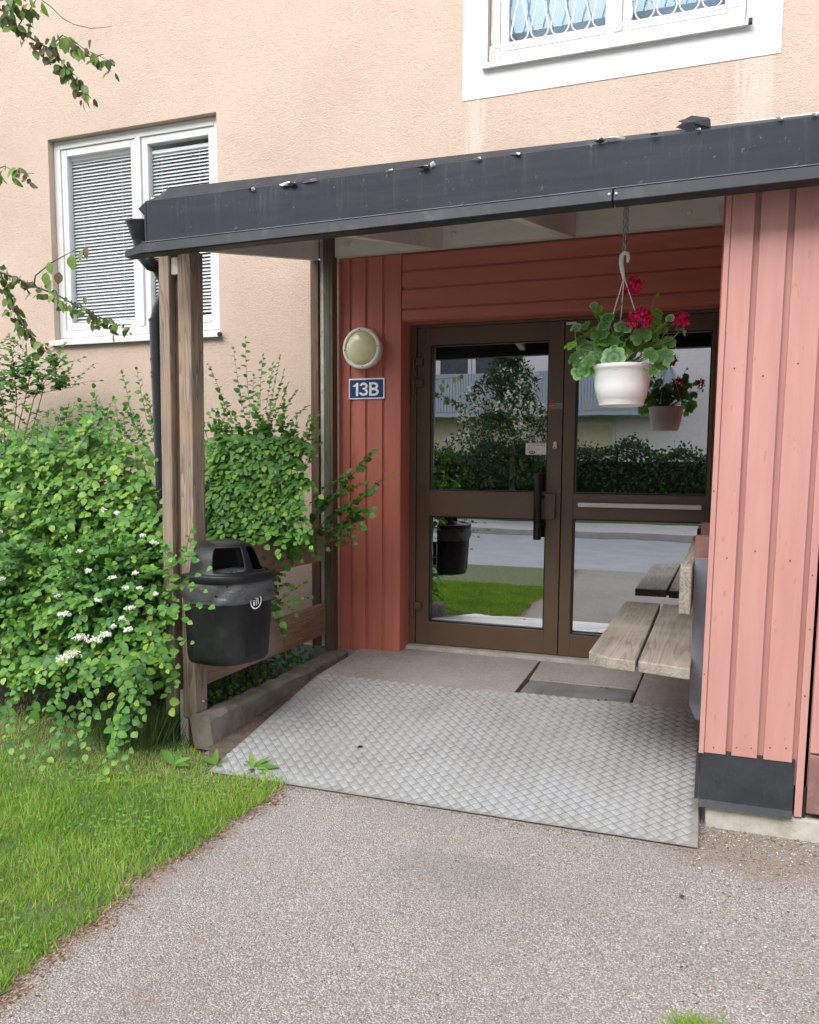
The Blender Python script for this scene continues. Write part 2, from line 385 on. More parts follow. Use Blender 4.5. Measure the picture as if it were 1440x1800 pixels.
# leaf cloud ---------------------------------------------------------------
def leaf_shape(kind):
    if kind == 'ovate':
        xs = [0, .22, .55, .85, 1.0]; ws = [0, .36, .41, .22, 0]
    elif kind == 'long':
        xs = [0, .25, .55, .85, 1.0]; ws = [0, .20, .24, .12, 0]
    elif kind == 'blade':
        v = np.array([[0, -.5, 0], [0, .5, 0], [.5, .42, .0], [.5, -.42, .0], [1, 0, 0]], float)
        return v, [(0, 3, 2, 1), (3, 4, 2)]
    else:
        v = np.array([[0, 0, 0], [.5, -.38, .05], [1, 0, -.05], [.5, .38, .05]], float); return v, [(0, 1, 2, 3)]
    v = [[0, 0, 0]]
    for x, w in list(zip(xs, ws))[1:-1]:
        v += [[x, -w, .10*w/.36-.12*x*x], [x, 0, -.12*x*x], [x, w, .10*w/.36-.12*x*x]]
    v.append([1, 0, -.14])
    f = [(0, 2, 1), (0, 3, 2), (1, 2, 5, 4), (2, 3, 6, 5), (4, 5, 8, 7), (5, 6, 9, 8), (7, 8, 10), (8, 9, 10)]
    return np.array(v, float), f
class Leaves:
    def __init__(s, kind='ovate'): s.kind = kind; s.P = []; s.X = []; s.N = []; s.S = []; s.C = []
    def add(s, p, d, n, size, col): s.P.append(tuple(p)); s.X.append(tuple(d)); s.N.append(tuple(n)); s.S.append(tuple(size) if hasattr(size, "__len__") else (size,)*3); s.C.append(col)
    def frames(s):
        P = np.array(s.P); X = np.array(s.X); N = np.array(s.N); Sz = np.array(s.S, float); C = np.array(s.C)
        if Sz.ndim == 1: Sz = np.stack([Sz, Sz, Sz], 1)
        X = X/np.linalg.norm(X, axis=1, keepdims=True)
        Yv = np.cross(N, X); Yv /= np.linalg.norm(Yv, axis=1, keepdims=True)+1e-9; Zv = np.cross(X, Yv)
        return P, np.stack([X, Yv, Zv], 2), Sz, C
    def mesh(s, name, idx, m, parent, kind_prop='stuff'):
        P, B, Sz, C = s.frames(); P, B, Sz, C = P[idx], B[idx], Sz[idx], C[idx]
        v, f = leaf_shape(s.kind); off = np.array(WL[parent.name]) if parent is not None else np.zeros(3)
        V = np.einsum('nij,nkj->nki', B, v[None]*Sz[:, None, :])+P[:, None]-off
        n, k = len(P), len(v); me = bpy.data.meshes.new(name)
        me.vertices.add(n*k); me.vertices.foreach_set('co', V.reshape(-1))
        lens = np.tile([len(q) for q in f], n); flat = np.concatenate([np.array(q) for q in f])
        loops = (flat[None]+(np.arange(n)*k)[:, None]).reshape(-1)
        me.loops.add(len(loops)); me.loops.foreach_set('vertex_index', loops)
        me.polygons.add(len(lens)); me.polygons.foreach_set('loop_start', np.concatenate([[0], np.cumsum(lens)[:-1]]))
        me.update(calc_edges=True)
        ca = me.color_attributes.new('tint', 'FLOAT_COLOR', 'POINT')
        cc = np.ones((n*k, 4)); cc[:, :3] = np.repeat(C, k, 0); ca.data.foreach_set('color', cc.reshape(-1))
        me.materials.append(MAT[m]); me.shade_smooth()
        o = bpy.data.objects.new(name, me); reg(o, parent, off)
        if kind_prop: o['kind'] = kind_prop
        return o
    def single_meshes(s, palette, m, pname):
        v, f = leaf_shape(s.kind); out = []
        for c in palette:
            me = bpy.data.meshes.new(pname); me.from_pydata(v.tolist(), [], f)
            ca = me.color_attributes.new('tint', 'FLOAT_COLOR', 'POINT'); cc = np.ones((len(v), 4)); cc[:, :3] = c
            ca.data.foreach_set('color', cc.reshape(-1)); me.materials.append(MAT[m]); me.shade_smooth(); out.append(me)
        return out
    def split(s, parent, palette, nsingle=300, m='leaf', name='leaf', score=None):
        """the leaves that show largest become objects of their own, the rest one mesh"""
        P, B, Sz, C = s.frames(); pal = np.array(palette); ms = s.single_meshes(palette, m, name)
        dist = np.linalg.norm(P-np.array([0, 0, EYE]), axis=1)
        rel = P-np.array([0, 0, EYE]); dep = rel@_w; u = CX+F*(rel@_r2)/dep; w = CY+F*(rel@_d2)/dep
        vis = (u > 5) & (u < 1435) & (w > 5) & (w < 1795)
        key = Sz[:, 0]/dist; key = np.where(vis, key, 0)
        if score is not None: key = key*score(P)
        order = np.argsort(-key); n1 = min(nsingle, int(vis.sum())); one = order[:n1]; rest = order[n1:]
        off = np.array(WL[parent.name])
        for i in one:
            k = int(np.argmin(((pal-C[i])**2).sum(1)))
            o = bpy.data.objects.new(name, ms[k]); COL.objects.link(o); o.parent = parent
            b = B[i]*Sz[i][None, :]; q = P[i]-off
            o.matrix_local = Matrix(((b[0, 0], b[0, 1], b[0, 2], q[0]), (b[1, 0], b[1, 1], b[1, 2], q[1]), (b[2, 0], b[2, 1], b[2, 2], q[2]), (0, 0, 0, 1)))
        if len(rest): s.mesh('foliage', rest, m, parent)
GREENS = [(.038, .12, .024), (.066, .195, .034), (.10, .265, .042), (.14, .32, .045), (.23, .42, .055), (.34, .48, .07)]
def rv(): return Vector(rng.normal(size=3)).normalized()
LS = 1.48
def twig(L, stems, p0, p1, n, size, pal=GREENS, droop=.03, young=.35, up=.6, out=None, r=.0016, lo=0, hi=3, cam_bias=.8):
    p0, p1 = Vector(p0), Vector(p1); d = p1-p0; ln = d.length; dn = d.normalized()
    mid = p0.lerp(p1, .5)+Vector((0, 0, droop))+rv()*ln*.04
    def B(t): return p0*(1-t)**2+mid*2*t*(1-t)+p1*t*t
    stems.append(([B(k/5) for k in range(6)], [r*(1-.12*k) for k in range(6)]))
    side = dn.cross(Vector((0, 0, 1)))
    if side.length < .1: side = Vector((1, 0, 0))
    side.normalize(); ph = rng.uniform(0, 6.28)
    for k in range(n):
        t = (k+.6)/n*(1-.0); p = B(min(1, t)); tan = (B(min(1, t+.05))-B(max(0, t-.05))).normalized()
        sg = 1 if k % 2 else -1
        dirv = tan*.55+side*sg*.75+rv()*.35+Vector((0, 0, -.05))
        if k == n-1: dirv = tan
        nrm = Vector((0, 0, up))+rv()*.42+Vector((0, -1, .25))*cam_bias
        if out is not None: nrm = nrm+out*.35
        tt = t**2
        yo = young*tt+rng.uniform(-.05, .14)
        ci = lo+(hi-lo)*rng.uniform(0, 1)*.9+yo*3
        ci = max(0, min(len(pal)-1, int(round(ci))))
        s = size*rng.uniform(.62, 1.22)*(1-.35*tt)
        L.add(p, dirv, nrm, s*LS, pal[ci])
def blob_bush(L, stems, c, rad, ntw, size, inner=400, tl=.25, nl=12, front=True, **kw):
    c = Vector(c)
    for i in range(ntw):
        for _ in range(20):
            d = rv()
            if front and (d.y > .35 and rng.random() < .8): continue
            if d.z < -.55 and rng.random() < .7: continue
            break
        base = c+Vector((d.x*rad[0], d.y*rad[1], d.z*rad[2]))*rng.uniform(.45, .8)
        rr = rng.uniform(.88, 1.12)
        tip = c+Vector((d.x*rad[0], d.y*rad[1], d.z*rad[2]))*rr+rv()*.06+Vector((0, 0, -.03))
        v = (tip-base); tip = base+v.normalized()*max(.12, min(v.length, tl*1.4))+Vector((0, 0, rng.uniform(-.04, .04)))
        tip = tip if (tip-c).length else tip
        twig(L, stems, base, tip, nl, size, out=d, **kw)
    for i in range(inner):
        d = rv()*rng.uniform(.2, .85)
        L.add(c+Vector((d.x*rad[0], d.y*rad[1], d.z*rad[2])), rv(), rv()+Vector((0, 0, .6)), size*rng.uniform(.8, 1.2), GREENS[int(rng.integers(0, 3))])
def stems_mesh(stems, name, m, parent, n=5):
    b = MB()
    for pts, rs in stems: b.tube(pts, rs, n, cap=False)
    return b.build(name, m, parent, smooth=True)

# ================================================================== SETTING
def sheet(name, m, poly, z=0):
    me = bpy.data.meshes.new(name)
    zz = z if callable(z) else (lambda x, y: z)
    me.from_pydata([(x, y, zz(x, y)) for x, y in poly], [], [tuple(range(len(poly)))]); me.materials.append(MAT[m])
    o = bpy.data.objects.new(name, me); reg(o, None, (0, 0, 0)); o['kind'] = 'structure'; return o
sheet('ground', 'soil', [(-60, -60), (60, -60), (60, 60), (-60, 60)], -.03)
def edge_x(y): return -1.765+(.022*(2.0-y) if y < 2 else 0)+.028*math.sin(y*5)+.022*math.sin(y*13+1)+.014*math.sin(y*37)+.010*math.sin(y*71+2)
sheet('lawn_ground', 'lawn_soil', [(-9, -.6), (-1.78, -.6)]+[(edge_x(y_)-.025+rng.normal()*.006, y_) for y_ in np.arange(.6, 3.12, .03)]+[(-2.1, 3.22), (-2.55, 3.42), (-9, 3.6)], -.004)
sheet('asphalt_path', 'asphalt', [(-2.6, -.7), (6, -.7), (6, 3.62), (-.03, 3.62), (-.03, 4.0), (-2.31, 4.0), (-2.31, 3.3), (-2.16, 3.1), (-1.9, 3.05)], -.008)
sheet('gutter_dirt', 'dirt', [(-2.31, 3.36), (-2.13, 3.10), (-2.18, 4.36), (-2.31, 4.95)], lambda x, y: .004+max(0, (y-3.3))*.075)
sheet('road', 'road', [(-30, -5.6), (30, -5.6), (30, -.7), (-30, -.7)], -.02)
MB().box(-30, 30, -5.75, -5.6, -.02, .10).build('road_kerb', 'pavement_grey')['kind'] = 'structure'
sheet('footpath', 'pavement_grey', [(-30, -8.2), (30, -8.2), (30, -5.75), (-30, -5.75)], .09)
sheet('grass_verge', 'lawn_soil', [(-30, -16.5), (30, -16.5), (30, -8.2), (-30, -8.2)], .10)
bpy.data.objects['grass_verge'].data.materials[0] = plain('verge_green', (.07, .13, .03), .95, var=.4, vscale=12, bump=1, bscale=60)

# porch floor: slabs with joints, each a part
pf = thing('porch_floor', 'grey brown aggregate slabs in front of the glazed door', None, (0, 0, 0), kind='structure')
del pf['label']
MB().box(-2.19, -.03, 4.34, 5.28, .0, .10).build('bedding', 'dirt', pf)
def slab(poly, z1=.16):
    MB().prism(poly, 'Z', .10, z1).build('floor_slab', 'slab_concrete', pf, bevel=.004)
slab([(-2.185, 4.285), (-1.025, 4.34), (-1.052, 5.20), (-1.97, 5.20), (-1.97, 5.02), (-2.24, 5.02), (-2.22, 4.8)])
slab([(-1.012, 4.665), (-.415, 4.665), (-.410, 5.20), (-1.044, 5.20)], .158)
slab([(-.406, 4.34), (-.03, 4.34), (-.03, 5.20), (-.402, 5.20)], .159)
slab([(-1.012, 4.335), (-.418, 4.335), (-.418, 4.36), (-1.012, 4.36)], .152)
plain('grate_iron', (.15, .15, .145), .5, var=.3)
gr_ = thing('scraper_grate', 'dark ribbed metal boot scraper grate set in the slabs by the door', 'grate', (-.71, 4.5, .13))
MB().box(-1.008, -.42, 4.362, 4.655, .10, .1475).build('tray', 'gasket', gr_)
b0 = None
for k in range(12):
    yb = 4.368+k*.0245
    o = MB().box(-1.003, -.425, yb, yb+.0130, .1475, .157).build('grate_bar', 'grate_iron', gr_)
# kerb beside the porch
kb = MB()
nseg = 22; xs_ = lambda i: 3.39+i*(4.98-3.39)/nseg
V = []
for i in range(nseg+1):
    y = xs_(i); j = lambda s=.009: rng.normal()*s
    V.append([(-2.425+j(), y, -.02), (-2.425+j(), y, .135+j(.004)), (-2.405+j(.004), y, .15+j(.004)), (-2.335+j(.004), y, .148+j(.004)), (-2.312+j(.005), y, .13+j(.004)), (-2.300+j(.004), y, -.02)])
vs = [p for r_ in V for p in r_]; fs = []
for i in range(nseg):
    for k in range(5): fs.append((i*6+k, i*6+k+1, (i+1)*6+k+1, (i+1)*6+k))
fs += [tuple(range(6))[::-1], tuple(range(nseg*6, nseg*6+6))]
kb.add(vs, fs); kb.build('concrete_kerb', 'kerb_concrete', None)['kind'] = 'structure'

# ================================================================== APARTMENT BUILDING
bld = thing('apartment_building', 'peach stucco apartment building with red boarded entrance wall, filling the background', 'building', (-2, 5.1, 0))
WY = 5.12
def wall_with_holes(x0, x1, z0, z1, holes, y, yb):
    xs = sorted({x0, x1, *[h[0] for h in holes], *[h[1] for h in holes]}); zs = sorted({z0, z1, *[h[2] for h in holes], *[h[3] for h in holes]})
    b = MB()
    for i in range(len(xs)-1):
        for j in range(len(zs)-1):
            cx, cz = (xs[i]+xs[i+1])/2, (zs[j]+zs[j+1])/2
            if any(h[0] < cx < h[1] and h[2] < cz < h[3] for h in holes): continue
            b.add([(xs[i], y, zs[j]), (xs[i+1], y, zs[j]), (xs[i+1], y, zs[j+1]), (xs[i], y, zs[j+1])], [(0, 1, 2, 3)])
    for h in holes:
        b.add([(h[0], y, h[2]), (h[0], yb, h[2]), (h[0], yb, h[3]), (h[0], y, h[3])], [(0, 1, 2, 3)])
        b.add([(h[1], y, h[2]), (h[1], yb, h[2]), (h[1], yb, h[3]), (h[1], y, h[3])], [(0, 1, 2, 3)])
        b.add([(h[0], y, h[3]), (h[1], y, h[3]), (h[1], yb, h[3]), (h[0], yb, h[3])], [(0, 1, 2, 3)])
        b.add([(h[0], y, h[2]), (h[1], y, h[2]), (h[1], yb, h[2]), (h[0], yb, h[2])], [(0, 1, 2, 3)])
    return b
LW = (-4.835, -3.362, 2.30, 3.78); UW = (-1.445, .005, 3.79, 5.25)
wb = wall_with_holes(-12, 7, .14, 9, [LW, UW, (-1.97, -.02, .14, 2.30)], WY, WY+.14)
wall = wb.build('wall', 'stucco', bld)
MB().box(-12, -2.25, WY-.05, WY+.1, -.1, .14).build('plinth', 'plinth_concrete', bld)
MB().box(-2.46, -1.98, 5.0, 5.1, .0, .145).build('plinth', 'plinth_concrete', bld)
# white painted field round the upper window
b = MB(); y0 = WY-.004
for q in ((-1.60, -1.445, 3.60, 5.4), (.005, .187, 3.60, 5.4), (-1.445, .005, 3.60, 3.79), (-1.445, .005, 5.25, 5.4)):
    b.box(q[0], q[1], y0, y0+.003, q[2], q[3])
for q in ((-1.449, -1.445, 3.79, 5.25), (.005, .009, 3.79, 5.25)): pass
b.build('painted_surround', 'white_render', bld)
MB().lathe([(.014, -.01), (.014, .02)], at(58.5, 608, WY), 12, 'Y').build('vent_plug', 'ink_black', bld)

def frame_rect(b, x0, x1, z0, z1, w, y0, y1, wl=None, wr=None, wt=None, wb_=None):
    wl = wl or w; wr = wr or w; wt = wt or w; wb_ = wb_ or w
    b.box(x0, x0+wl, y0, y1, z0, z1); b.box(x1-wr, x1, y0, y1, z0, z1)
    b.box(x0+wl, x1-wr, y0, y1, z0, z0+wb_); b.box(x0+wl, x1-wr, y0, y1, z1-wt, z1)
def make_window(W, blinds, glassm, label):
    x0, x1, z0, z1 = W; yf = WY+.055
    b = MB(); frame_rect(b, x0+.002, x1-.002, z0+.03, z1-.002, .058, yf, yf+.085)
    fr = b.build('window', 'window_white', bld, bevel=.004); fr['label'] = label
    xm = (x0+x1)/2+.035
    MB().box(xm-.022, xm+.022, yf-.006, yf+.06, z0+.088, z1-.06).build('mullion', 'window_white', fr, bevel=.004)
    for k, (a, c_) in enumerate(((x0+.06, xm-.022), (xm+.022, x1-.06))):
        b = MB(); frame_rect(b, a, c_, z0+.088, z1-.06, .052, yf+.012, yf+.07, wb_=.055)
        b.box(a+.045, c_-.045, yf-.004, yf+.012, z0+.085, z0+.105)
        b.build('sash', 'window_white', fr, bevel=.004)
        ga, gc, gz0, gz1 = a+.052, c_-.052, z0+.143, z1-.112
        MB().box(ga, gc, yf+.035, yf+.041, gz0, gz1).build('pane', glassm, fr)
        if blinds:
            top = gz1-(.0 if k == 0 else .035); n = int((top-gz0)/.0243); th = R(47)
            box('head_rail', 'blind', fr, ga+.004, gc-.004, yf+.055, yf+.085, top-.022, top)
            sl = MB(); dy, dz = .0125*math.cos(th), .0125*math.sin(th); yc = yf+.068
            sl.hexa([(ga+.005, yc-dy, -dz), (gc-.005, yc-dy, -dz), (gc-.005, yc+dy, dz), (ga+.005, yc+dy, dz), (ga+.005, yc-dy, -dz+.0012), (gc-.005, yc-dy, -dz+.0012), (gc-.005, yc+dy, dz+.0012), (ga+.005, yc+dy, dz+.0012)])
            zs0 = top-.036; off = WL[fr.name]
            s0 = None
            for i in range(n-1):
                zc = zs0-i*.0243
                if s0 is None:
                    s0 = sl.build('blind_slat', 'blind', fr, at_=(off.x, off.y, zc) if False else None); base = Vector(s0.location); s0.location = base+Vector((0, 0, zc))
                else:
                    cpy = copyat(s0, base+Vector((rng.normal()*.0008, 0, zc+rng.normal()*.0006)), fr)
            for fx in (.18, .80): MB().tube([(ga+(gc-ga)*fx, yf+.053, gz0), (ga+(gc-ga)*fx, yf+.053, top)], .0012, 4).build('ladder_cord', 'blind', fr)
    if not blinds: MB().box(x0, x1, yf+.12, yf+.125, z0+.02, z1).build('sky_tone_sheet', 'mirrored_sky_blue', fr)  # added sheet: its blue stands in for sky mirrored in the panes
    # sill
    sx0, sx1 = x0-.028, x1+.012
    MB().hexa([(sx0, WY-.038, z0-.035), (sx1, WY-.038, z0-.035), (sx1, WY+.06, z0-.02), (sx0, WY+.06, z0-.02), (sx0, WY-.038, z0-.002), (sx1, WY-.038, z0-.002), (sx1, WY+.06, z0+.029), (sx0, WY+.06, z0+.029)]).build('sill', 'window_white', fr, bevel=.003)
    MB().box(sx1, sx1+.02, WY-.05, WY-.02, z0-.03, z0-.006).build('sill_end', 'dark_metal', fr)
    MB().box(x0, x1, yf+.45, yf+.47, z0, z1).build('room_wall', 'window_dark', fr)
    b = MB(); b.box(x0-.02, x0, yf+.086, yf+.47, z0, z1); b.box(x1, x1+.02, yf+.086, yf+.47, z0, z1); b.box(x0-.02, x1+.02, yf+.086, yf+.47, z1, z1+.02); b.box(x0-.02, x1+.02, yf+.086, yf+.47, z0-.02, z0); b.build('room_reveal', 'window_dark', fr)
    MB().box(x0, x1, yf+.086, yf+.45, z0, z0+.02).build('inner_sill', 'window_white', fr)
    return fr
w1 = make_window(LW, True, 'window_glass', 'window with two sashes and lowered venetian blinds')
w2 = make_window(UW, False, 'sky_glass', 'window above the porch behind a white looped grille')
# looped guard grille
gy = WY-.02
b = MB(); b.box(-1.425, -.015, gy-.006, gy+.006, 3.866, 3.878); b.build('grille_rail', 'trim_white', w2)
for xx in (-1.425, -.035): MB().box(xx, xx+.022, gy-.004, gy+.03, 3.80, 3.87).build('grille_bracket', 'trim_white', w2)
lp = None; nl_ = 12
for k in range(nl_):
    cxk = -1.363+k*(1.31/(nl_-1)); pts = []
    for i in range(21):
        a = -math.pi*.5+(i-10)/10*math.pi*.62
        pts.append((cxk+.052*math.cos(a), gy, 3.934+.052*math.sin(a)*1.05))
    l_ = pts[0]; r_ = pts[-1]
    up_l = [(cxk-.026, gy, 4.06), (cxk-.002, gy, 4.14), (cxk+.012, gy, 4.25)][::-1]; up_r = [(cxk+.026, gy, 4.06), (cxk+.002, gy, 4.14), (cxk-.012, gy, 4.25)]
    MB().tube(up_l+pts+up_r, .0042, 6).build('grille_loop', 'trim_white', w2, smooth=True)

# red boarded entrance wall -------------------------------------------------
YR = 5.02
edges = [-2.392, -2.298, -2.187, -2.069, -1.957]
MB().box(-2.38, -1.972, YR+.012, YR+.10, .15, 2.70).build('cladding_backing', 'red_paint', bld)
for i in range(4):
    a, c_ = edges[i], edges[i+1]
    gap = .016 if i < 3 else 0
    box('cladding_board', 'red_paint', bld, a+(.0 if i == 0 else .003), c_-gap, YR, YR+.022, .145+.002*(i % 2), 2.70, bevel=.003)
for z0, z1 in ((2.595, 2.70), (2.486, 2.595), (2.36, 2.486), (2.288, 2.36)):
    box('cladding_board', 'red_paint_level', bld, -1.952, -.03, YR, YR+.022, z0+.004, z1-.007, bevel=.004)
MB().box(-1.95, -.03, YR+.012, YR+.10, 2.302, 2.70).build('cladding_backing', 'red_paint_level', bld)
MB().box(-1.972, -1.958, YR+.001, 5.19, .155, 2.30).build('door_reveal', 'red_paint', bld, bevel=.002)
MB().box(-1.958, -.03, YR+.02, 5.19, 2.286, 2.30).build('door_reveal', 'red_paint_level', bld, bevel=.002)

# door set ------------------------------------------------------------------
YD = 5.20
df = MB()
df.box(-1.958, -1.915, YD-.012, YD+.07, .185, 2.286); df.box(-1.915, -.03, YD-.012, YD+.07, 2.268, 2.286)
df.box(-.078, -.03, YD-.012, YD+.07, .185, 2.268)
dfo = df.build('door_frame', 'brown_anodised', bld, bevel=.003)
box('threshold', 'pale_concrete', bld, -1.958, -.03, 5.13, YD+.07, .15, .182, bevel=.004)
def leaf_door(label, x0, x1, gx0, gx1, up, low):
    z0, z1 = .187, 2.266
    b = MB(); yb, yf = YD+.055, YD
    b.box(x0, gx0, yf, yb, z0, z1); b.box(gx1, x1, yf, yb, z0, z1)
    b.box(gx0, gx1, yf, yb, z0, low[0]); b.box(gx0, gx1, yf, yb, low[1], up[0]); b.box(gx0, gx1, yf, yb, up[1], z1)
    d = b.build('entrance_door', 'brown_anodised', bld, bevel=.0025); d['label'] = label
    for q in (up, low):
        g = MB(); frame_rect(g, gx0+.0005, gx1-.0005, q[0]+.0005, q[1]-.0005, .008, yf+.008, yf+.045); g.build('gasket', 'gasket', d)
        MB().box(gx0+.006, gx1-.006, yf+.030, yf+.036, q[0]+.006, q[1]-.006).build('pane', 'door_glass', d)
    return d
dl = leaf_door('left door leaf with long black pull handle', -1.912, -.955, -1.823, -1.045, (1.216, 2.157), (.340, 1.050))
dr = leaf_door('right glazed leaf with white push bar', -.949, -.080, -.877, -.100, (1.213, 2.173), (.325, 1.057))
hx, hy = -1.083, YD-.075
MB().tube([(hx, hy, .925), (hx, hy, 1.335)], .0245, 20).build('pull_handle', 'black_plastic', dl, bevel=.003, smooth=True)
for zz in (1.02, 1.19): MB().tube([(hx, hy, zz), (hx+.03, YD, zz)], .011, 10).build('handle_stem', 'black_plastic', dl)
box('lock_case', 'brown_anodised', dl, -1.052, -.985, YD-.028, YD-.001, 1.052, 1.212, bevel=.003)
lk = MB().lathe([(.0, -.012), (.013, -.012), (.014, -.004), (.014, .0)], (-.997, YD, 1.500), 16, 'Y', cap=False).build('lock_cylinder', 'galvanised', dl)
MB().lathe([(.0, -.011), (.012, -.010), (.013, .0)], (-.997, YD, 1.522), 16, 'Y', cap=False).build('lock_rose', 'galvanised', dl)
MB().box(-1.0, -.994, YD-.0145, YD-.012, 1.490, 1.502).build('keyhole', 'ink_black', dl)
for zz in (2.053, 1.914, .448):
    box('hinge', 'brown_anodised', dl, -1.915, -1.868, YD-.03, YD-.001, zz-.024, zz+.024, bevel=.002)
    MB().tube([(-1.93, YD-.024, zz-.07), (-1.93, YD-.024, zz+.02)], .011, 10).build('hinge_pin', 'brown_anodised', dl)
# sticker on the left pane
sx0, sx1, sz0, sz1 = -1.19, -1.052, 1.452, 1.528; sy = YD+.0285
st_ = MB().box(sx0, sx1, sy-.0006, sy, sz0, sz1).build('door_sticker', 'sticker_pink', dl)
MB().box(sx0+.003, sx1-.004, sy-.0012, sy-.0008, sz0+.003, sz1-.006).build('sticker_face', 'sticker_white', dl)
b = MB()
def words(b, xa, xb, zc, h, n):
    cur = xa
    while cur < xb:
        w_ = rng.uniform(.004, .011)
        b.box(cur, min(cur+w_, xb), sy-.0018, sy-.0014, zc-h/2, zc+h/2); cur += w_+.0022
words(b, sx0+.012, sx1-.015, 1.512, .0055, 9); words(b, sx0+.012, sx0+.068, 1.5015, .003, 5); words(b, sx0+.012, sx0+.048, 1.495, .003, 4); words(b, sx0+.012, sx0+.09, 1.4875, .003, 8)
words(b, sx0+.105, sx1-.012, 1.468, .002, 3)
b.build('sticker_lettering', 'ink_grey', dl)
MB().lathe([(.0, -.0005), (1, -.0005), (1, 0), (0, 0)], (0, 0, 0), 24, 'Y', cap=False)
ov = MB(); pts = [(sx0+.042+.022*math.cos(a*math.pi/12), 1.468+.010*math.sin(a*math.pi/12)) for a in range(24)]
ov.prism(pts, 'Y', sy-.0019, sy-.0013); ov.build('sticker_oval', 'ink_black', dl)
b = MB()
for k in range(4): b.box(sx0+.028+k*.0075, sx0+.0325+k*.0075, sy-.0024, sy-.002, 1.4645, 1.4715+.0015*(k % 2))
b.build('oval_lettering', 'sticker_white', dl)
# alarm label on the stile and closer cover on the mullion
MB().box(-1.040, -.957, YD-.002, YD-.0005, 1.735, 1.770).build('alarm_label', 'steel_grey', dl)
MB().box(-1.036, -.999, YD-.0032, YD-.0022, 1.745, 1.766).build('label_red_field', 'label_red', dl)
b = MB(); [b.box(-1.032+k*.0105, -1.0245+k*.0105, YD-.0044, YD-.0034, 1.7515, 1.759) for k in range(3)]; b.build('label_marks', 'sticker_pink', dl)
box('sensor_cover', 'lamp_rim', dr, -.945, -.882, YD-.012, YD-.001, 2.240, 2.256, bevel=.002)
pb = MB().box(-.842, -.122, YD-.035, YD-.018, 1.133, 1.160).build('push_bar', 'trim_white', dr, bevel=.004)
for xx in (-.832, -.132): MB().box(xx-.012, xx+.012, YD-.02, YD, 1.135, 1.158).build('bar_end', 'trim_white', dr, bevel=.003)
b = MB(); [b.box(xx, xx+.014, YD-.001, YD+.001, 1.194, 1.199) for xx in (-.79, -.24)]; b.build('drain_slot', 'ink_black', dr)
# vestibule behind the glass
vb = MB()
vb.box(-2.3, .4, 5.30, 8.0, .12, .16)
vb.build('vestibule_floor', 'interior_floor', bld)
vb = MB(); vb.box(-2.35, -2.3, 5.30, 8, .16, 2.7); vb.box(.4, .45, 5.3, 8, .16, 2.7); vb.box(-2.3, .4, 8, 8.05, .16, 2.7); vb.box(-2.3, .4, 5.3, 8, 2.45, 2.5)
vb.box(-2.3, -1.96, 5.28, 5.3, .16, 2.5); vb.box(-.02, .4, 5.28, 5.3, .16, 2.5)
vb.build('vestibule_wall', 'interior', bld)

# bicycle parked inside, faint behind the lower left pane
bk = thing('bicycle', 'red bicycle standing inside, faintly seen through the lower left door pane', 'bicycle', (-2.0, 6.0, .16))
def ring(c, r, rt, n=36):
    pts = [(c[0]+r*math.cos(2*math.pi*k/n), c[1], c[2]+r*math.sin(2*math.pi*k/n)) for k in range(n+1)]; return MB().tube(pts, rt, 6, cap=False)
for cx_ in (-1.72, -2.72+.5):
    wh = ring((cx_, 5.75, .48), .30, .017).build('wheel', 'steel_grey', bk, smooth=True)
    sp = MB()
    for k in range(14): a = k*math.pi/7; sp.tube([(cx_, 5.75, .48), (cx_+.29*math.cos(a), 5.75, .48+.29*math.sin(a))], .0012, 3)
    sp.build('spokes', 'galvanised', wh)
b = MB(); b.tube([(-1.72, 5.75, .48), (-1.95, 5.75, .98)], .016, 8); b.tube([(-1.93, 5.75, .92), (-2.15, 5.75, .5), (-2.22, 5.75, .48)], .018, 8); b.tube([(-2.15, 5.75, .5), (-2.22, 5.75, 1.0)], .016, 8); b.build('frame', 'bike_red', bk, smooth=True)

# ================================================================== PORCH CANOPY
pc = thing('porch_canopy', 'sloping canopy with dark metal fascia and white rafters carried by weathered timber posts', 'canopy', (-2.45, 3.43, 0))
def zb(y): return 2.695+.185*(y-5.0)
def rafter(x0, x1, y0, y1, name='rafter', lab=None):
    o = MB().hexa([(x0, y0, zb(y0)), (x1, y0, zb(y0)), (x1, y1, zb(y1)), (x0, y1, zb(y1)), (x0, y0, zb(y0)+.2), (x1, y0, zb(y0)+.2), (x1, y1, zb(y1)+.2), (x0, y1, zb(y1)+.2)]).build(name, 'ceiling_white', pc, bevel=.002)
    return o
for xr in (-1.665, -.862): rafter(xr-.045, xr, 3.23, 4.955)
rafter(-.078, -.02, 3.34, 4.955)
rafter(-2.530, -2.487, 3.37, 4.925, 'verge_board')
for y0, y1 in [(3.27+k*.29, 3.27+(k+1)*.29-.004) for k in range(6)]:
    y1 = min(y1, 5.0)
    MB().hexa([(-2.50, y0, zb(y0)+.2), (1.9, y0, zb(y0)+.2), (1.9, y1, zb(y1)+.2), (-2.50, y1, zb(y1)+.2), (-2.50, y0, zb(y0)+.22), (1.9, y0, zb(y0)+.22), (1.9, y1, zb(y1)+.22), (-2.50, y1, zb(y1)+.22)]).build('ceiling_board', 'ceiling_white', pc)
MB().box(-2.39, -.02, 4.958, 5.018, 2.703, 2.89).build('wall_plate', 'ceiling_white', pc, bevel=.002)
for u_, v_ in ((617, 428), (798, 412), (1212, 373), (1155, 358)):
    p = at(u_, v_, 4.958)
    if v_ != 358: MB().lathe([(.0, -.012), (.012, -.012), (.016, -.002), (.018, .002)], p, 14, 'Y', cap=False).build('bolt_head', 'ceiling_white', pc, smooth=True)
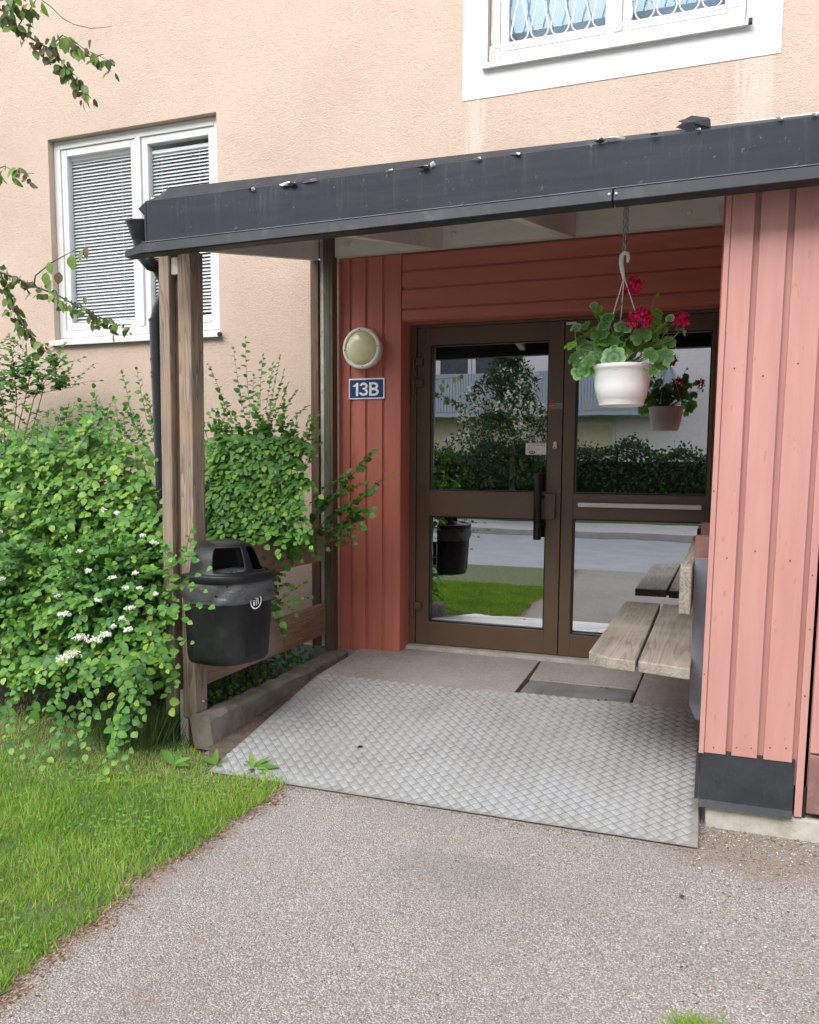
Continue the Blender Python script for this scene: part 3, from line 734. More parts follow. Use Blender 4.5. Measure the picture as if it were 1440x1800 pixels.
# roof felt
MB().hexa([(-2.52, 3.42, 2.58), (2.2, 3.42, 2.58), (2.2, 5.1, 2.925), (-2.52, 5.1, 2.925), (-2.52, 3.42, 2.612), (2.2, 3.42, 2.612), (2.2, 5.1, 2.95), (-2.52, 5.1, 2.95)]).build('roof_felt', 'felt', pc)
# fascia panels (with vertical seam) and bent flashing
def zt(x): return 2.558
def zbm(x): return 2.386+.008*x
def fpanel(x0, x1):
    return MB().hexa([(x0, 3.2, zbm(x0)), (x1, 3.2, zbm(x1)), (x1, 3.225, zbm(x1)), (x0, 3.225, zbm(x0)), (x0, 3.2, zt(x0)), (x1, 3.2, zt(x1)), (x1, 3.225, zt(x1)), (x0, 3.225, zt(x0))]).build('fascia_panel', 'fascia_metal', pc, bevel=.003)
fpanel(-2.478, 2.2)
# upstand flashing behind the fascia, mitred at the left corner
b = MB(); xs = list(np.linspace(-2.40, 2.2, 40)); V = []
for x_ in xs:
    h = 2.622-.0135*(x_+2.4)
    V += [(x_, 3.204, zt(x_)+.001), (x_, 3.262, h), (x_, 3.40, h-.004)]
b.add(V, [(3*i+k, 3*(i+1)+k, 3*(i+1)+k+1, 3*i+k+1) for i in range(39) for k in range(2)])
b.add([(-2.40, 3.204, zt(-2.4)+.001), (-2.40, 3.262, 2.622), (-2.462, 3.28, 2.605), (-2.476, 3.215, zt(-2.48)+.004)], [(0, 1, 2, 3)])
b.build('edge_flashing', 'dark_metal', pc)
b = MB(); b.hexa([(-2.546, 3.32, 2.42), (-2.533, 3.32, 2.42), (-2.533, 5.08, zb(5.08)+.02), (-2.546, 5.08, zb(5.08)+.02), (-2.546, 3.32, 2.60), (-2.533, 3.32, 2.60), (-2.533, 5.08, 2.93), (-2.546, 5.08, 2.93)])
b.build('verge_flashing', 'dark_metal', pc)
MB().hexa([(-2.485, 3.20, 2.366), (-2.476, 3.198, 2.366), (-2.476, 3.30, 2.366), (-2.490, 3.30, 2.366), (-2.490, 3.20, 2.545), (-2.476, 3.198, 2.556), (-2.476, 3.30, 2.60), (-2.496, 3.30, 2.58)]).build('corner_flashing', 'fascia_metal', pc)
MB().add([(-2.535, 3.22, 2.535), (-2.475, 3.21, 2.565), (-2.478, 3.22, 2.50), (-2.50, 3.25, 2.485)], [(0, 1, 2, 3)]).build('water_spout', 'dark_metal', pc)
# drip lip in two lengths: bright folded edge, dark slanted face
def lip(x0, x1, end=False):
    V = []; 
    for x_ in (x0, x1):
        z_ = zbm(x_)
        V += [(x_, 3.198, z_+.004), (x_, 3.168, z_+.0005), (x_, 3.160, z_-.044), (x_, 3.168, z_-.048), (x_, 3.240, z_-.046), (x_, 3.240, z_-.002)]
    f = [(k, (k+1) % 6, 6+(k+1) % 6, 6+k) for k in range(6)]+[(5, 4, 3, 2, 1, 0), (6, 7, 8, 9, 10, 11)]
    return MB().add(V, f).build('drip_lip', 'dark_metal', pc, bevel=.002)
lip(-2.478, -.422); lip(-.417, 2.2)
MB().hexa([(-2.478, 3.1655, zbm(-2.478)+.002), (2.2, 3.1655, zbm(2.2)+.002), (2.2, 3.199, zbm(2.2)+.0065), (-2.478, 3.199, zbm(-2.478)+.0065), (-2.478, 3.1655, zbm(-2.478)+.0045), (2.2, 3.1655, zbm(2.2)+.0045), (2.2, 3.199, zbm(2.2)+.009), (-2.478, 3.199, zbm(-2.478)+.009)]).build('lip_edge', 'lip_edge', pc)
MB().hexa([(-2.592, 3.19, 2.318), (-2.478, 3.16, 2.322), (-2.478, 3.24, 2.322), (-2.580, 3.24, 2.318), (-2.592, 3.19, 2.345), (-2.478, 3.168, 2.368), (-2.478, 3.24, 2.366), (-2.580, 3.24, 2.345)]).build('lip_end', 'dark_metal', pc, bevel=.003)
for xx in (-.432, -.407): MB().lathe([(0, -.006), (.005, -.005), (.006, .002)], (xx, 3.166, 2.363), 10, 'Y', cap=False).build('rivet', 'galvanised', pc)
for u_, v_ in ((596, 387), (813, 361), (1128, 323), (1401, 292), (415, 404)):
    p = at(u_, v_, 3.2); MB().lathe([(0, -.009), (.006, -.008), (.009, -.001), (.012, 0)], p, 12, 'Y', cap=False).build('screw_head', 'dark_metal', pc, smooth=True)
# torn roofing along the top edge
def crumple(uvs, m, Y=3.2, name='torn_felt', dep=.03):
    ps = [at(u_, v_, Y+rng.uniform(-.012, dep)) for u_, v_ in uvs]; c0 = sum(ps, Vector())/len(ps)+Vector((0, -.012, 0)); n = len(ps)
    return MB().add([c0]+ps, [(0, 1+i, 1+(i+1) % n) for i in range(n)]).build(name, m, pc)
for q in ([(440, 331), (446, 328), (450, 333), (444, 336)], [(490, 325), (505, 319), (520, 320), (518, 325), (497, 327)], [(525, 324), (545, 316), (556, 313), (558, 318), (540, 322)],
          [(674, 303), (690, 296), (692, 300), (680, 304)], [(756, 287), (762, 283), (767, 290), (758, 294)], [(738, 294), (752, 290), (754, 294)], [(1062, 243), (1075, 240), (1100, 241), (1098, 245), (1068, 247)],
          [(1046, 250), (1052, 242), (1056, 249)], [(896, 271), (915, 268), (913, 272)], [(1222, 227), (1233, 225), (1231, 229)], [(1361, 207), (1378, 205), (1375, 209)], [(1425, 200), (1437, 198), (1436, 203)], [(832, 280), (845, 275), (846, 280)]):
    crumple(q, 'felt_back', 3.196, dep=.01)
for q in ([(436, 334), (442, 325), (447, 336)], [(503, 324), (512, 318), (522, 322), (512, 327)], [(728, 294), (745, 290), (756, 292), (748, 297)], [(1044, 249), (1058, 241), (1064, 248), (1055, 252)], [(1140, 237), (1156, 233), (1158, 237)]):
    crumple(q, 'ink_black', 3.194, dep=.006)
crumple([(1188, 224), (1199, 216), (1191, 213), (1204, 209), (1212, 205), (1232, 206), (1249, 209), (1250, 224), (1236, 230), (1215, 232)], 'felt', 3.23, dep=.03)
crumple([(1203, 211), (1216, 203), (1247, 207), (1243, 213), (1225, 211)], 'felt', 3.30, dep=.05)
# front post: two planks either side of a core, ending above the soil
sh = (.0095, 2.35)
def zt_post(y): return zb(y)+.02
PX = (-2.592, -2.500, -2.478, -2.400)
box('post_plank', 'post_wood', pc, -2.592, -2.532, 3.43, 3.53, .118, 2.40, bevel=.006, shear=sh)
box('post_plank', 'post_wood', pc, -2.484, -2.410, 3.43, 3.535, .112, 2.40, bevel=.006, shear=sh)
box('post_core', 'brown_wood', pc, -2.529, -2.487, 3.475, 3.53, .24, 2.37, shear=sh)
box('post_block', 'chipped_white', pc, -2.529, -2.487, 3.445, 3.47, 2.29, 2.37, bevel=.003, shear=sh)
box('post_foot', 'chipped_white', pc, -2.535, -2.488, 3.445, 3.50, -.03, .25, bevel=.003)
box('post_shoe', 'rust', pc, -2.486, -2.458, 3.452, 3.458, -.03, .14)
MB().lathe([(.0, .010), (.011, .009), (.014, .0)], (-2.4105-.0215, 3.50, .188), 12, 'X', cap=False).build('bolt_head', 'galvanised', pc, smooth=True)
# rear post against the house
for x0, x1, m, z0 in ((-2.552, -2.497, 'brown_wood', .172), (-2.493, -2.462, 'chipped_white', .175), (-2.460, -2.415, 'green_wood', .148), (-2.414, -2.394, 'brown_wood', .150)):
    yy = 4.93 if m != 'chipped_white' else 4.95
    box('post_plank', m, pc, x0, x1, yy, 5.0, z0, 2.69 if x1 < -2.47 else 2.86, bevel=.002)
# side rails
for z0, z1 in ((.258, .462), (.755, .950)):
    box('side_rail', 'rail_wood', pc, -2.495, -2.450, 3.538, 4.928, z0, z1, bevel=.006)

# drainpipe -----------------------------------------------------------------
dp = thing('drainpipe', 'black plastic drainpipe with funnel head behind the timber post', 'drainpipe', (-2.75, 3.65, 0))
fc = at(250, 392, 3.42)
prof = [(.012, -.13), (.036, -.13), (.040, -.10), (.042, -.07), (.046, -.065), (.062, -.02), (.072, -.004), (.074, 0), (.068, 0), (.05, -.04), (.035, -.10)]
MB().lathe([(r_*1.05, z_*1.25) for r_, z_ in prof], fc, 28, cap=False).build('funnel', 'black_pipe', dp, smooth=True)
pt = [fc+Vector((0, 0, -.15)), fc+Vector((.03, .02, -.19)), at(277, 468, 3.54), at(292, 495, 3.62), at(290, 522, 3.66), at(280, 545, 3.66), at(274, 568, 3.66), at(291, 980, 3.66), at(300, 1180, 3.66)]
MB().tube(pt, .034, 20).build('pipe', 'black_pipe', dp, smooth=True)
for v_ in (563, 632, 655, 662):
    p = at(274+(v_-570)*.041, v_, 3.66); MB().tube([p+Vector((0, 0, -.006)), p+Vector((0, 0, .006))], .0365, 20).build('collar', 'black_pipe', dp)

# ================================================================== STORAGE SHED at the right
shd = thing('storage_shed', 'salmon pink boarded storage shed beside the porch with black plinth and brown kick plate', 'shed', (.6, 3.4, 0))
S2 = (.008, 2.36); YP = 3.33
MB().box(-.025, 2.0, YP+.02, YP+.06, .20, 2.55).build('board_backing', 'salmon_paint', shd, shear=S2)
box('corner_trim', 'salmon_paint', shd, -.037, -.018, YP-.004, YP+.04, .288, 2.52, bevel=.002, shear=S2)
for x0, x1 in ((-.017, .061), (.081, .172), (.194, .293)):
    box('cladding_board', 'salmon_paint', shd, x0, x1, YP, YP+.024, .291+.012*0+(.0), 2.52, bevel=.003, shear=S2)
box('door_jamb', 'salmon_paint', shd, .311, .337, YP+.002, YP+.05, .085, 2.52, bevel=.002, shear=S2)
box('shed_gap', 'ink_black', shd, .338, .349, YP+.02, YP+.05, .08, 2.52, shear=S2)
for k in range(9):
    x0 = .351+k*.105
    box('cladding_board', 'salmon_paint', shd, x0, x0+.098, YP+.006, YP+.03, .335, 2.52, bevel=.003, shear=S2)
box('kick_plate', 'kick_brown', shd, .351, 1.3, YP, YP+.02, .105, .328, bevel=.003, shear=S2)
MB().box(-.03, .304, YP+.004, YP+.03, .098, .30).build('plinth_board', 'black_board', shd, shear=S2)
MB().hexa([(-.03, YP-.012, .078), (.304, YP-.012, .078), (.304, YP+.02, .078), (-.03, YP+.02, .078), (-.03, YP+.003, .104), (.304, YP+.003, .104), (.304, YP+.02, .104), (-.03, YP+.02, .104)]).build('plinth_flashing', 'dark_metal', shd, shear=S2)
MB().box(-.045, -.031, YP+.01, YP+.05, .10, .29).build('plinth_board', 'black_board', shd, shear=S2)
MB().box(-.02, 2.0, YP+.012, YP+.3, -.05, .078).build('foundation', 'pale_concrete', shd, bevel=.01)
b = MB()
for xn, zn in ((.016, .315), (.028, 1.05), (.020, 1.75), (.098, .325), (.150, .33), (.125, 1.08), (.118, 1.72), (.215, .34), (.270, .345), (.245, 1.05), (.232, 1.76), (.322, .55), (.322, 1.0), (.322, 1.5), (.324, .8), (-.03, .6), (-.03, 1.3)):
    b.lathe([(0, -.002), (.0028, -.0016), (.0035, .001)], (xn, YP-(.004 if xn < 0 else -.002 if xn > .3 else 0), zn), 7, 'Y', cap=False)
b.build('nail_heads', 'rust', shd, shear=S2)['kind'] = 'stuff'
# side wall inside the porch
for k in range(15):
    y0 = YP+.065+k*.108
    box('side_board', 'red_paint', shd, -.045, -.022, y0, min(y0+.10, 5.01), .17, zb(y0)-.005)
MB().box(-.022, 2.0, YP+.07, 5.0, .1, 2.40).build('shed_core', 'interior', shd)

# ================================================================== BENCH
bn = thing('bench', 'weathered grey plank bench with backrest fixed in the porch beside the shed', 'bench', (-.3, 3.45, .1))
MB().prism([(-.516, 3.56), (-.428, 3.468), (-.312, 3.444), (-.322, 4.96), (-.516, 4.96)], 'Z', .552, .600).build('seat_plank', 'bench_wood', bn, bevel=.006)
MB().prism([(-.303, 3.462), (-.098, 3.405), (-.105, 4.96), (-.307, 4.96)], 'Z', .550, .598).build('seat_plank', 'bench_wood', bn, bevel=.006)
MB().prism([(-.152, 3.42), (-.107, 3.42), (-.107, 4.96), (-.152, 4.96)], 'Z', .808, .998).build('backrest', 'bench_wood', bn, bevel=.006)
box('support_plate', 'steel_grey', bn, -.104, -.048, 3.61, 3.622, .40, 1.015, bevel=.001)
MB().hexa([(-.075, 3.61, .335), (-.048, 3.61, .335), (-.048, 3.622, .335), (-.075, 3.622, .335), (-.104, 3.61, .40), (-.048, 3.61, .40), (-.048, 3.622, .40), (-.104, 3.622, .40)]).build('plate_foot', 'steel_grey', bn)
box('backrest_block', 'kick_brown', bn, -.106, -.048, 3.66, 3.74, .82, 1.10)
box('backrest_block', 'kick_brown', bn, -.106, -.048, 4.5, 4.58, .82, 1.10)
for yy in (3.72, 4.55):
    MB().box(-.50, -.05, yy, yy+.045, .510, .549).build('bracket', 'steel_grey', bn)

# ================================================================== RAMP
rp = thing('access_ramp', 'aluminium chequer plate ramp lying between the path and the porch slabs', 'ramp', (-1.1, 3.1, 0))
RX0, RX1, RYf, RYb = -2.165, -.040, 3.108, 4.335
def rz(y): return .004+(y-RYf)/(RYb-RYf)*.163
b = MB(); b.hexa([(RX0+.03, RYf-.006, 0), (RX1, RYf+.01, 0), (RX1-.028, RYb+.03, rz(RYb)-.004), (RX0-.02, RYb-.045, rz(RYb-.045)-.004),
                  (RX0+.03, RYf-.006, .004), (RX1, RYf+.01, .005), (RX1-.028, RYb+.03, rz(RYb)+.001), (RX0-.02, RYb-.045, rz(RYb-.045)+.001)])
b.build('plate', 'plate_dull', rp)
box('side_edge', 'tread_plate', rp, -.052, -.040, 3.16, 4.33, .0, .01)
pitch = .038; V = []; Fc = []; ca, sa = math.cos(R(45)), math.sin(R(45))
cxm, cym = (RX0+RX1)/2, (RYf+RYb)/2; n_ = 54
bars = []
for i in range(-n_, n_):
    for j in range(-n_, n_):
        lx, ly = (i+.5)*pitch, (j+.5)*pitch
        gx, gy_ = cxm+lx*ca-ly*sa, cym+lx*sa+ly*ca
        if not (RX0+.048-(gy_-RYf)*.045 < gx < RX1-.022-(gy_-RYf)*.02 and RYf+.016 < gy_ < RYb-.02+(.02 if gx > -1 else -.015)): continue
        hor = (i+j) % 2 == 0
        for k in range(5):
            o_ = (k-2)*.0068
            bars.append((gx, gy_, o_, hor))
bars = np.array(bars); hl = .0165; hw = .0026; ht = .0034
loc = []
for (a, b_, c_) in ((-hl, -hw, 0), (hl, -hw, 0), (hl, hw, 0), (-hl, hw, 0), (-hl*.72, 0, ht), (hl*.72, 0, ht)): loc.append((a, b_, c_))
loc = np.array(loc); N = len(bars); L_ = np.repeat(loc[None], N, 0).copy(); L_[:, :, 1] += bars[:, 2:3]
hh = bars[:, 3] > .5; tmp = L_.copy(); L_[~hh, :, 0] = -tmp[~hh, :, 1]; L_[~hh, :, 1] = tmp[~hh, :, 0]
Wx = bars[:, 0:1]+L_[:, :, 0]*ca-L_[:, :, 1]*sa; Wy = bars[:, 1:2]+L_[:, :, 0]*sa+L_[:, :, 1]*ca
Wz = .004+(Wy-RYf)/(RYb-RYf)*.163+L_[:, :, 2]+.0012
VV = np.stack([Wx, Wy, Wz], 2)-np.array(WL[rp.name])
ff = [(0, 1, 5, 4), (2, 3, 4, 5), (1, 2, 5), (3, 0, 4)]
me = bpy.data.meshes.new('tread_bars'); me.vertices.add(N*6); me.vertices.foreach_set('co', VV.reshape(-1))
flat = np.concatenate([np.array(q) for q in ff]); lens = np.tile([4, 4, 3, 3], N); lo_ = (flat[None]+(np.arange(N)*6)[:, None]).reshape(-1)
me.loops.add(len(lo_)); me.loops.foreach_set('vertex_index', lo_); me.polygons.add(len(lens)); me.polygons.foreach_set('loop_start', np.concatenate([[0], np.cumsum(lens)[:-1]]))
me.update(calc_edges=True); me.materials.append(MAT['tread_plate'])
o = bpy.data.objects.new('tread_bars', me); reg(o, rp, WL[rp.name]); o['kind'] = 'stuff'

# ================================================================== LAMP, NUMBER SIGN
lm = thing('wall_lamp', 'round bulkhead lamp with yellowed lens above the blue number sign', 'lamp', (-2.20, YR, 2.12))
lc = (-2.203, YR, 2.122)
MB().lathe([(.122, 0), (.127, -.03), (.130, -.05), (.130, -.066), (.124, -.072), (.108, -.072), (.106, -.060)], lc, 48, 'Y', cap=False).build('lamp_rim', 'lamp_rim', lm, smooth=True)
MB().lathe([(.107, -.064), (.10, -.073), (.08, -.083), (.05, -.090), (.02, -.093), (.0, -.0935)], lc, 48, 'Y', cap=False).build('lamp_lens', 'lamp_lens', lm, smooth=True)
for a in (0, 90, 180, 270): MB().lathe([(0, -.0745), (.004, -.0745), (.004, -.07)], (lc[0]+.116*math.cos(R(a+5)), lc[1], lc[2]+.116*math.sin(R(a+5))), 8, 'Y', cap=False).build('screw', 'ink_black', lm)
sg = thing('house_number_sign', 'blue enamel sign reading 13B in white on the red boards', 'number sign', (-2.19, YR, 1.87))
sx0, sx1, sz0, sz1 = -2.317, -2.066, 1.806, 1.938
box('sign_plate', 'sign_white', sg, sx0, sx1, YR-.010, YR-.002, sz0, sz1, bevel=.002)
MB().box(sx0+.009, sx1-.009, YR-.0115, YR-.0104, sz0+.009, sz1-.009).build('sign_field', 'sign_blue', sg)
GY0, GY1 = YR-.0135, YR-.0122
GK = [0]
def gq(b, pts):
    GK[0] += 1; b.prism(pts, 'Y', GY0-GK[0]*1.2e-5, GY1)
def arcband(b, cx_, cz_, rx, rz_, t_, a0, a1, n=14):
    for k in range(n):
        u0, u1 = R(a0+(a1-a0)*k/n), R(a0+(a1-a0)*(k+1)/n)
        gq(b, [(cx_+rx*math.cos(u0), cz_+rz_*math.sin(u0)), (cx_+rx*math.cos(u1), cz_+rz_*math.sin(u1)), (cx_+(rx-t_)*math.cos(u1), cz_+(rz_-t_)*math.sin(u1)), (cx_+(rx-t_)*math.cos(u0), cz_+(rz_-t_)*math.sin(u0))])
gx0, gz0, gw, gh = sx0, sz0, sx1-sx0, sz1-sz0
def gp(fx_, fz_): return (gx0+gw*fx_, gz0+gh*(1-fz_))
zb0, zt0 = gp(0, .845)[1], gp(0, .20)[1]; H_ = zt0-zb0; T_ = .0165
b = MB(); xr_ = gp(.275, 0)[0]
gq(b, [(xr_-T_, zb0), (xr_, zb0), (xr_, zt0), (xr_-T_*.75, zt0), (xr_-T_, zt0-.004)])
gq(b, [(xr_-T_, zt0-.006), (xr_-T_, zt0-.0255), (xr_-T_-.021, zt0-.0255), (xr_-T_-.021, zt0-.0165), (xr_-T_-.009, zt0-.013)])
b.build('digit', 'sign_white', sg)
b = MB(); c3 = gp(.425, 0)[0]; r1 = H_*.265; r2 = H_*.288
arcband(b, c3, zt0-r1, .0285, r1, T_*.9, -62, 175); arcband(b, c3, zb0+r2, .0310, r2, T_*.9, -172, 68)
gq(b, [(c3-.008, zb0+H_*.475), (c3+.010, zb0+H_*.475), (c3+.010, zb0+H_*.60), (c3-.008, zb0+H_*.60)])
b.build('digit', 'sign_white', sg)
b = MB(); xb_ = gp(.583, 0)[0]; hB = H_*.52
gq(b, [(xb_, zb0), (xb_+T_, zb0), (xb_+T_, zt0), (xb_, zt0)])
for (za, zc_, ex, rr_) in ((zb0, zb0+H_*.565, .0375, 1), (zb0+H_*.445, zt0, .034, 1)):
    hz = (zc_-za)/2; tt_ = T_*.80
    gq(b, [(xb_+T_*.9, za), (xb_+ex, za), (xb_+ex, za+tt_), (xb_+T_*.9, za+tt_)]); gq(b, [(xb_+T_*.9, zc_-tt_), (xb_+ex, zc_-tt_), (xb_+ex, zc_), (xb_+T_*.9, zc_)])
    for k in range(14):
        u0, u1 = R(-90+180*k/14), R(-90+180*(k+1)/14); cxx, czz = xb_+ex, (za+zc_)/2; wx = .0285
        gq(b, [(cxx+wx*math.cos(u0), czz+hz*math.sin(u0)), (cxx+wx*math.cos(u1), czz+hz*math.sin(u1)), (cxx+(wx-T_)*math.cos(u1), czz+(hz-tt_)*math.sin(u1)), (cxx+(wx-T_)*math.cos(u0), czz+(hz-tt_)*math.sin(u0))])
b.build('letter', 'sign_white', sg)

# ================================================================== LITTER BIN
bi = thing('litter_bin', 'black plastic litter bin with hooded lid and grey bag fixed to the timber post', 'litter bin', (-2.345, 3.505, .42)); bi.rotation_euler = (0, 0, R(-14)); bi.scale = (.93, .93, 1)
BX, BY = -2.345, 3.505
def outline(w, d, n=40, p=.62):
    pts = []
    for k in range(n+1):
        a = -math.pi/2+math.pi*k/n
        c_, s_ = math.cos(a), math.sin(a)
        pts.append((d*abs(c_)**p, w*math.copysign(abs(s_)**p, s_)))
    return pts
def loft(rings_, close_b=True, close_t=False, name='x', m='bin_plastic', smooth=True, parent=bi, skip=None, mods=()):
    V = []; Fc = []; n = len(rings_[0])
    for rg in rings_: V += rg
    for i in range(len(rings_)-1):
        for k in range(n):
            if skip and skip(i, k): continue
            Fc.append((i*n+k, i*n+(k+1) % n, (i+1)*n+(k+1) % n, (i+1)*n+k))
    if close_b: Fc.append(tuple(range(n))[::-1])
    if close_t: Fc.append(tuple(range(len(V)-n, len(V))))
    return MB().add(V, Fc).build(name, m, parent, smooth=smooth)
def rg(w, d, z, x0=0, n=40, p=.62, fn=None):
    out = []
    for k, (x_, y_) in enumerate(outline(w, d, n, p)):
        e = fn(k, n) if fn else 0
        L2 = math.hypot(x_, y_)+1e-6
        out.append((BX+x0+x_*(1+e/L2), BY+y_*(1+e/L2), z))
    return out
loft([rg(.165, .215, .428, .02), rg(.190, .245, .432, .01), rg(.203, .262, .450, .005), rg(.207, .268, .48), rg(.222, .288, .78), rg(.224, .290, .83)], name='bin_body')
b = MB()   # flat front panel
pf_ = []
for z_, d_ in ((.47, .2685), (.79, .2905)):
    pf_ += [(BX+d_-.003, BY-.052, z_), (BX+d_+.004, BY-.048, z_), (BX+d_+.004, BY+.048, z_), (BX+d_-.003, BY+.052, z_)]
b.add(pf_, [(0, 1, 5, 4), (1, 2, 6, 5), (2, 3, 7, 6), (0, 3, 2, 1), (4, 5, 6, 7)]); b.build('front_panel', 'black_plastic', bi)
# logo: white ring with a figure dropping litter, partly under the bag
b = MB(); cz_ = .735; fx = lambda z_: BX+.2685+(z_-.47)*.0688+.0052
nn = 32
for k in range(nn):
    a0, a1 = 2*math.pi*k/nn, 2*math.pi*(k+1)/nn; q = []
    for rr, aa in ((.034, a0), (.040, a0), (.040, a1), (.034, a1)):
        z_ = cz_+rr*math.sin(aa); q.append((fx(z_)+.0006, BY+rr*math.cos(aa), z_))
    b.add(q, [(0, 1, 2, 3)])
def lq(ys, zs):
    b.add([(fx(z_)+.0007, BY+y_, cz_+z_-cz_+0) if False else (fx(cz_+z_)+.0007, BY+y_, cz_+z_) for y_, z_ in zip(ys, zs)], [tuple(range(len(ys)))])
lq((-.020, -.006, -.008, -.018), (-.002, -.002, -.022, -.022)); lq((-.022, -.004, -.004, -.022), (.002, .002, .005, .005))
lq((.004, .009, .006, .001), (.012, .012, -.022, -.022)); lq((.010, .015, .022, .017), (.012, .012, -.018, -.018)); lq((.004, .016, .015, .005), (.010, .010, .022, .022)); lq((-.008, .006, .006, -.008), (.015, .019, .015, .011))
lq((.006, .013, .013, .006), (.024, .024, .031, .031))
b.build('litter_logo', 'sign_white', bi)
# bag turned over the rim
def wr(ph, amp): return lambda k, n: amp*2.3*(math.sin(k*.9+ph)*.5+math.sin(k*2.3+ph*2)*.45+math.sin(k*.37+ph*.7)*.7)
loft([rg(.226, .292, .835, fn=wr(0, .001)), rg(.230, .297, .815, fn=wr(.5, .003)), rg(.231, .300, .795, fn=wr(1.4, .0045)), rg(.230, .299, .772, fn=wr(2.6, .005)), rg(.229, .298, .755, fn=wr(3.3, .003)),
      rg(.229, .2975, .742, fn=wr(4.6, .0045)), rg(.225, .2935, .728, fn=wr(5.3, .002))], close_b=False, name='bin_bag', m='bag_film')
# lid: rim band, hood with two mouths
loft([rg(.232, .300, .828), rg(.236, .305, .830), rg(.237, .306, .862), rg(.233, .301, .868), rg(.205, .270, .868)], close_b=False, name='lid_rim')
lv = [(.862, .214, .268, .72), (.880, .206, .250, .76), (.908, .200, .240, .78), (.938, .190, .230, .8), (.966, .176, .220, .82), (.990, .152, .205, .85), (1.010, .112, .185, .9), (1.020, .06, .15, .95)]
rgs = [rg(w_, d_, z_, p=p_) for z_, w_, d_, p_ in lv]
def skip(i, k):
    return 1 <= i <= 4 and (8 <= k <= 18 or 21 <= k <= 32)
hood = loft(rgs, close_b=False, close_t=True, name='lid_hood', skip=skip)
sb = hood.modifiers.new('solid', 'SOLIDIFY'); sb.thickness = .006; ss = hood.modifiers.new('sub', 'SUBSURF'); ss.levels = 1; ss.render_levels = 1
V = []
b = MB(); rr = rg(.20, .265, .845); cpt = (BX+.13, BY, .885); n = len(rr)
ring2 = [((p[0]+cpt[0])/2, (p[1]+cpt[1])/2, .862+.018*math.sin(i*1.3)) for i, p in enumerate(rr)]
b.add(rr+ring2+[cpt], [(i, (i+1) % n, n+(i+1) % n, n+i) for i in range(n)]+[(n+i, n+(i+1) % n, 2*n) for i in range(n)]); b.build('bag_inside', 'bag_film', bi, smooth=True)
box('bin_bracket', 'dark_metal', bi, -2.40, -2.37, 3.44, 3.52, .5, .7)

# ================================================================== HANGING BASKET
hbY = 3.80
hb = thing('hanging_basket', 'white plastic hanging pot with pink geraniums hooked on a chain', 'hanging basket', (-.44, hbY, 1.65))
cb = at(1094, 645, hbY); bc = Vector((cb.x, hbY, 0)); zr = at(1094, 644, hbY).z; z0 = at(1094, 714, hbY).z
rr_ = (at(1148, 645, hbY)-at(1042, 645, hbY)).length/2; hgt = zr-z0
prof = [(.0, .006), (rr_*.70, .004), (rr_*.715, 0), (rr_*.735, .004), (rr_*.79, hgt*.18), (rr_*.815, hgt*.19), (rr_*.90, hgt*.48), (rr_*.945, hgt*.74), (rr_*.955, hgt*.75), (rr_*.965, hgt*.90), (rr_*1.0, hgt*.91), (rr_*1.03, hgt), (rr_*1.01, hgt+.004), (rr_*.95, hgt-.002), (rr_*.93, hgt*.8), (rr_*.90, hgt*.7)]
MB().lathe(prof, (bc.x, hbY, z0), 56, cap=False).build('pot', 'basket_white', hb, smooth=True)
plain('potting_soil', (.03, .02, .013), .95, var=.4, bump=1)
MB().lathe([(0, hgt*.85), (rr_*.93, hgt*.82)], (bc.x, hbY, z0), 24, cap=False).build('compost', 'potting_soil', hb)
topp = at(1097, 492, hbY)
lugs = [at(1147, 640, hbY+.02), at(1051, 644, hbY-.03), at(1085, 640, hbY+.12)]
for lg in lugs:
    MB().tube([topp+Vector((0, 0, .01)), topp+Vector(((lg.x-topp.x)*.06, (lg.y-topp.y)*.06, -.01)), lg], .0026, 8).build('hanger_strut', 'basket_white', hb, smooth=True)
    MB().lathe([(.004, -.004), (.010, -.003), (.010, .006), (.004, .007)], lg, 12, cap=False).build('lug', 'basket_white', hb)
hk = [topp, at(1094, 475, hbY), at(1092, 462, hbY), at(1093, 449, hbY), at(1098, 443, hbY), at(1104, 446, hbY), at(1105, 455, hbY), at(1103, 461, hbY)]
MB().tube(hk, [.006, .010, .0105, .0105, .010, .009, .008, .006], 10).build('hook', 'basket_white', hb, smooth=True)
# chain
chn = thing('steel_chain', 'short steel chain hanging from the canopy above the flower pot', 'chain', (bc.x, hbY, 2.35))
ctop = at(1102, 330, hbY); cbot = at(1099, 441, hbY); nlk = 14
def linkmesh():
    pts = []
    for k in range(13):
        a = 2*math.pi*k/12; pts.append((.0085*math.cos(a), 0, .0125*math.sin(a)*1.0+(.006 if math.sin(a) > 0 else -.006 if math.sin(a) < 0 else 0)))
    return pts
lk0 = None
for k in range(nlk):
    p = cbot.lerp(ctop, (k+.3)/nlk)
    if lk0 is None:
        b = MB().tube([(x_, y_, z_) for x_, y_, z_ in linkmesh()],   .0024, 6, cap=False); lk0 = b.build('chain_link', 'galvanised', None, smooth=True); lk0.parent = chn; lk0.location = p-WL[chn.name]; lk0.scale = (1.15, 1, 1.1)
    else:
        c_ = copyat(lk0, p-WL[chn.name], chn, (0, .05*rng.normal(), R(90*(k % 2)+12)))
MB().tube([cbot+Vector((.009*math.cos(a), 0, .009*math.sin(a)-.003)) for a in np.linspace(0, 6.28, 14)], .0016, 6).build('ring', 'galvanised', chn, smooth=True)
MB().tube([ctop, Vector((ctop.x, hbY, zb(hbY)+.2))], .002, 6).build('eye_bolt', 'galvanised', chn)

